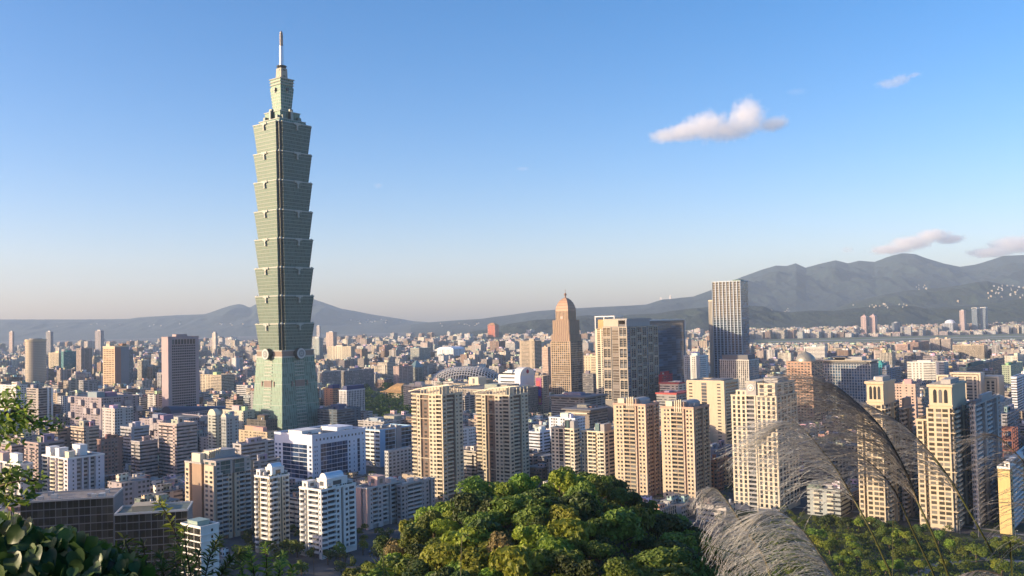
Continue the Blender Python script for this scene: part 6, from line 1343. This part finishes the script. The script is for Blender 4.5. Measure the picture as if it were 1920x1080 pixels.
for i in range(1800):
    px = r.uniform(-60, 290); top = shrub_outline(px); f = r.random(); py = top + 18 + (1175 - top) * f ** 1.3; Y = 3.1 + r.uniform(-.35, .5) + .4 * (1 - f); c = at(px, py, Y) - rt0
    n = Vector((r.gauss(-.15, .45), r.gauss(-.75, .4), r.gauss(.55, .4))); ax = Vector((r.gauss(.1, .5), r.gauss(-.2, .3), r.gauss(-.8, .4))); s = r.uniform(.036, .066)
    heart_leaf(m2 if (f < .1 and r.random() < .28) else m, c, n, ax, s, BIGL_SUNLIT if (f < .1 and r.random() < .7) else BIGL, r)
    if i % 14 == 0: tw.tube([(r.uniform(-.4, .4), r.uniform(-.2, .2), 0), c * .5 + Vector((0, 0, .1)), c], [.012, .007, .003], TWIG, 4)
m.smooth = True; m2.smooth = True; m.build("foliage", t); m2.build("foliage", t); tw.build("stem", t)
# narrow-leaved shoots
LAN = leafmat((.13, .20, .025), (.32, .36, .06), .45, .5, .3); LAN2 = leafmat((.06, .11, .02), (.14, .19, .04), .4, .5, .3)
def lance(m, c, d, n, L, wd, mat):
    d = d.normalized(); s = d.cross(n).normalized(); k = [(0, .12), (.25, .9), (.5, 1), (.75, .65), (1, .03)]; vs = []
    for u, q in k: p = c + d * (L * u) + Vector((0, 0, -L * .28 * u * u)); vs += [(p - s * wd * q)[:], (p + s * wd * q)[:]]
    m.add(vs, [(2 * i, 2 * i + 1, 2 * i + 3, 2 * i + 2) for i in range(4)], mat)
def shoots(name, label, stems, Y, seed, leaf_px, per, mats, cat="shrub", wdr=.12, spread=.9, y_from=.25):
    r = random.Random(seed); a0 = at(*stems[0][0], Y); root = Vector((a0.x, a0.y, float(hill_z(np.array(a0.x), np.array(a0.y))) - .05)); t = tag(empty(name, root), label, cat); ms = MB(); ml = MB()
    for st in stems:
        q = polyline([at(px, py, Y + r.uniform(-.0, .25)) for px, py in st], 16); g0 = q[0]; ms.tube([(root + Vector(((g0.x - root.x) * .3, 0, 0))) - root, (g0 - root) * .6, g0 - root], [.007, .006, .0045], TWIG, 5); ms.tube([p - root for p in q], [.0045 * (1 - .7 * i / 16) for i in range(16)], TWIG, 5)
        for k in range(per):
            f = r.uniform(y_from, 1.0); j = f * 15 * .999; i = int(j); p = q[i].lerp(q[i + 1], j - i) - root; tg = (q[min(15, i + 1)] - q[max(0, i - 1)]).normalized(); an = r.uniform(0, 6.28); o = tg.orthogonal().normalized(); o = (Matrix.Rotation(an, 3, tg) @ o); d = tg * r.uniform(.3, 1.1) + o * spread; L = leaf_px * Y / FPX * r.uniform(.6, 1.15) * (1.1 - .3 * f)
            lance(ml, p, d, Vector((r.gauss(0, .5), r.gauss(-.6, .4), r.gauss(.6, .4))).normalized(), L, L * wdr * .5, mats[0] if r.random() < .62 else mats[1])
    ml.build("foliage", t); ms.build("stem", t); return t
shoots("bamboo_shoot", "bright yellow-green narrow-leaved shoot rising before the black glass wing", [[(352, 1110), (338, 1030), (318, 975), (296, 938)], [(365, 1110), (352, 1050), (344, 985)]], 3.3, 1, 28, 60, (LAN, LAN), "bamboo", .17)
shoots("bamboo_shoot", "yellowish narrow-leaved tuft between the dark shrub and the bright shoot", [[(262, 1110), (248, 1050), (232, 1008)], [(285, 1110), (275, 1060), (268, 1015)], [(240, 1110), (222, 1060), (216, 1030)]], 3.4, 2, 30, 42, (LAN, LAN2), "bamboo", .16)
shoots("bamboo_shoot", "darker feathery narrow-leaved bush before the white slatted office", [[(380, 1110), (392, 1050), (410, 1010)], [(400, 1110), (425, 1060), (452, 1036)], [(340, 1110), (330, 1060), (322, 1020)], [(310, 1110), (306, 1070), (300, 1040)], [(370, 1110), (365, 1070), (375, 1035)]], 3.6, 3, 26, 90, (LAN2, LAN2), "bamboo", .13)
shoots("bamboo_shoot", "sunny yellow-green bush with spiky leaves below the left rounded-balcony block", [[(480, 1110), (474, 1060), (466, 1030)], [(500, 1110), (500, 1060), (497, 1022)], [(520, 1110), (524, 1070), (530, 1038)], [(460, 1110), (455, 1080), (452, 1058)], [(540, 1115), (545, 1085), (548, 1060)]], 3.8, 4, 21, 110, (LAN, LAN2), "bush", .15)
shoots("bamboo_shoot", "pale spiky grass tuft at the foot of the hill's left side", [[(700, 1110), (708, 1080), (716, 1062)], [(726, 1110), (724, 1085), (722, 1066)]], 4.0, 6, 40, 30, (LAN, LAN2), "grass tuft", .08)
# small-leaved branch reaching in from the left edge
def branch(label, twigs, Y, seed, n, leaf_px, mats):
    r = random.Random(seed); p0 = at(*twigs[0][0], Y); root = p0.copy(); t = tag(empty("leafy_branch", root), label, "branch", "leafy branches reaching in from the left edge"); ms = MB(); ml = MB()
    for tw_ in twigs:
        q = polyline([at(px, py, Y + r.uniform(-.1, .1)) for px, py in tw_], 14); ms.tube([p - root for p in q], [.009 * (1 - .75 * i / 14) for i in range(14)], TWIG, 5)
        for k in range(n):
            f = r.uniform(.1, 1); j = f * 13 * .999; i = int(j); p = q[i].lerp(q[i + 1], j - i) - root + Vector((r.gauss(0, .022), r.gauss(0, .05), r.gauss(0, .022))); d = Vector((r.gauss(.3, .7), r.gauss(0, .5), r.gauss(.25, .6))); L = leaf_px * Y / FPX * r.uniform(.6, 1.2); lance(ml, p, d, Vector((r.gauss(-.3, .5), r.gauss(-.5, .4), r.gauss(.6, .4))).normalized(), L, L * .2, mats[0] if r.random() < .5 else mats[1])
    ml.build("foliage", t); ms.build("twig", t)
branch("leafy branch entering from the left edge, upper one with two dangling twigs", [[(-80, 790), (-20, 765), (30, 765), (62, 770)], [(-20, 765), (10, 748), (20, 738)], [(10, 775), (60, 790), (108, 800)], [(-30, 800), (0, 812), (28, 822)], [(-40, 770), (0, 790), (30, 800)], [(20, 770), (48, 780), (66, 800)]], 4.2, 1, 80, 15, (LAN2, LAN))
branch("leafy branch entering from the left edge, lower sunlit one above the dark shrub", [[(-80, 960), (-30, 925), (20, 905), (70, 900)], [(-30, 925), (0, 890), (30, 885)], [(-40, 940), (10, 930), (45, 935)], [(-20, 915), (30, 890), (78, 912)]], 3.9, 2, 85, 17, (LAN, LAN2))
# ---------------------------------------------------------------- clouds
def cloud(label, px0, px1, py0, py1, Y, blobs, dens, seed, soft=.55):
    c = at((px0 + px1) / 2, (py0 + py1) / 2, Y); hw = (px1 - px0) / 2 * Y / FPX; hh = (py1 - py0) / 2 * Y / FPX; hd = hw * .45
    m = MB(); t = bpy.data.materials.new("cloud_vapour"); t.use_nodes = True; n = t.node_tree.nodes; l = t.node_tree.links
    for x in list(n):
        if x.type != 'OUTPUT_MATERIAL': n.remove(x)
    def mth(op, a, b=None):
        x = n.new("ShaderNodeMath"); x.operation = op
        for i, v in enumerate((a, b)):
            if v is None: continue
            if isinstance(v, (int, float)): x.inputs[i].default_value = v
            else: l.new(v, x.inputs[i])
        return x.outputs[0]
    tc = n.new("ShaderNodeTexCoord"); best = None
    for (bx, bz, rx, rz) in blobs:                 # puffs given in fractions of the half size
        mp = n.new("ShaderNodeVectorMath"); mp.operation = 'SUBTRACT'; l.new(tc.outputs["Object"], mp.inputs[0]); mp.inputs[1].default_value = (bx * hw, 0, bz * hh)
        dv = n.new("ShaderNodeVectorMath"); dv.operation = 'DIVIDE'; l.new(mp.outputs[0], dv.inputs[0]); dv.inputs[1].default_value = (rx * hw, hd * .9, rz * hh); ln = n.new("ShaderNodeVectorMath"); ln.operation = 'LENGTH'; l.new(dv.outputs[0], ln.inputs[0]); v = mth('SUBTRACT', 1.0, ln.outputs["Value"]); best = v if best is None else mth('MAXIMUM', best, v)
    nz = n.new("ShaderNodeTexNoise"); l.new(tc.outputs["Object"], nz.inputs["Vector"]); nz.inputs["Scale"].default_value = 6.5 / hh * .5; nz.inputs["Detail"].default_value = 8; nz.inputs["Roughness"].default_value = .6
    d = mth('ADD', best, mth('MULTIPLY', mth('SUBTRACT', nz.outputs["Fac"], .55), 1.5)); d = mth('MULTIPLY', mth('MINIMUM', mth('MAXIMUM', d, 0.0), soft), dens / soft)
    pv = n.new("ShaderNodeVolumePrincipled"); pv.inputs["Color"].default_value = (1, 1, 1, 1); pv.inputs["Anisotropy"].default_value = .2; l.new(d, pv.inputs["Density"]); l.new(pv.outputs[0], n["Material Output"].inputs["Volume"])
    m.box(-hw * 1.05, -hd, -hh * 1.05, hw * 1.05, hd, hh * 1.05, t); o = m.build("cloud"); o.location = c; tag(o, label, "cloud", "small clouds in the blue sky"); return o
cloud("bright white puffy cloud with a grey trailing end, largest in the sky", 1205, 1490, 180, 275, 7200, [(-.15, -.2, .36, .66), (.37, .12, .28, .84), (.1, -.35, .46, .5), (-.65, -.52, .32, .28), (-.43, -.38, .28, .44), (.72, -.17, .22, .3)], .0075, 1)
cloud("small faint pinkish cloud high at the right", 1625, 1735, 128, 176, 7600, [(-.2, -.2, .6, .42), (.15, .1, .4, .5), (.65, .45, .25, .2)], .004, 2)
cloud("very faint cloud wisp between the puffy cloud and the pinkish one", 1462, 1525, 158, 186, 7600, [(0, 0, .8, .6)], .0012, 3)
cloud("long pale cloud resting over the highest mountain summit", 1625, 1810, 424, 482, 21500, [(-.5, -.5, .5, .38), (-.1, -.1, .5, .52), (.35, .35, .42, .5), (.7, .1, .3, .35)], .006, 4)
cloud("pale grey cloud at the right edge above the mountain ridge", 1800, 1990, 430, 496, 21500, [(.1, .1, .6, .6), (-.4, -.3, .5, .35), (.6, .2, .5, .5)], .006, 5)
cloud("small grey cloud scrap left of the summit cloud", 1572, 1606, 456, 480, 21500, [(0, 0, .9, .7)], .004, 6)
cloud("tiny pinkish cloud wisp right of the skyscraper shaft", 696, 722, 338, 358, 8200, [(0, 0, .85, .7)], .004, 7)
cloud("tiny faint cloud wisp in the middle of the sky", 962, 998, 308, 325, 8200, [(0, 0, .85, .6)], .0028, 8)
# ---------------------------------------------------------------- haze (air between the camera and the mountains)
mb = MB()
t = bpy.data.materials.new("haze_air"); t.use_nodes = True
for n in list(t.node_tree.nodes):
    if n.type != 'OUTPUT_MATERIAL': t.node_tree.nodes.remove(n)
pv = t.node_tree.nodes.new("ShaderNodeVolumePrincipled"); pv.inputs["Color"].default_value = (0.62, 0.79, 1.0, 1); pv.inputs["Density"].default_value = HAZE_DENSITY; pv.inputs["Anisotropy"].default_value = 0.0
t.node_tree.links.new(pv.outputs[0], t.node_tree.nodes["Material Output"].inputs["Volume"])
mb.box(-16200, -1200, -6, 16200, 20800, 1260, t)
tag(mb.build("haze"), kind="stuff")
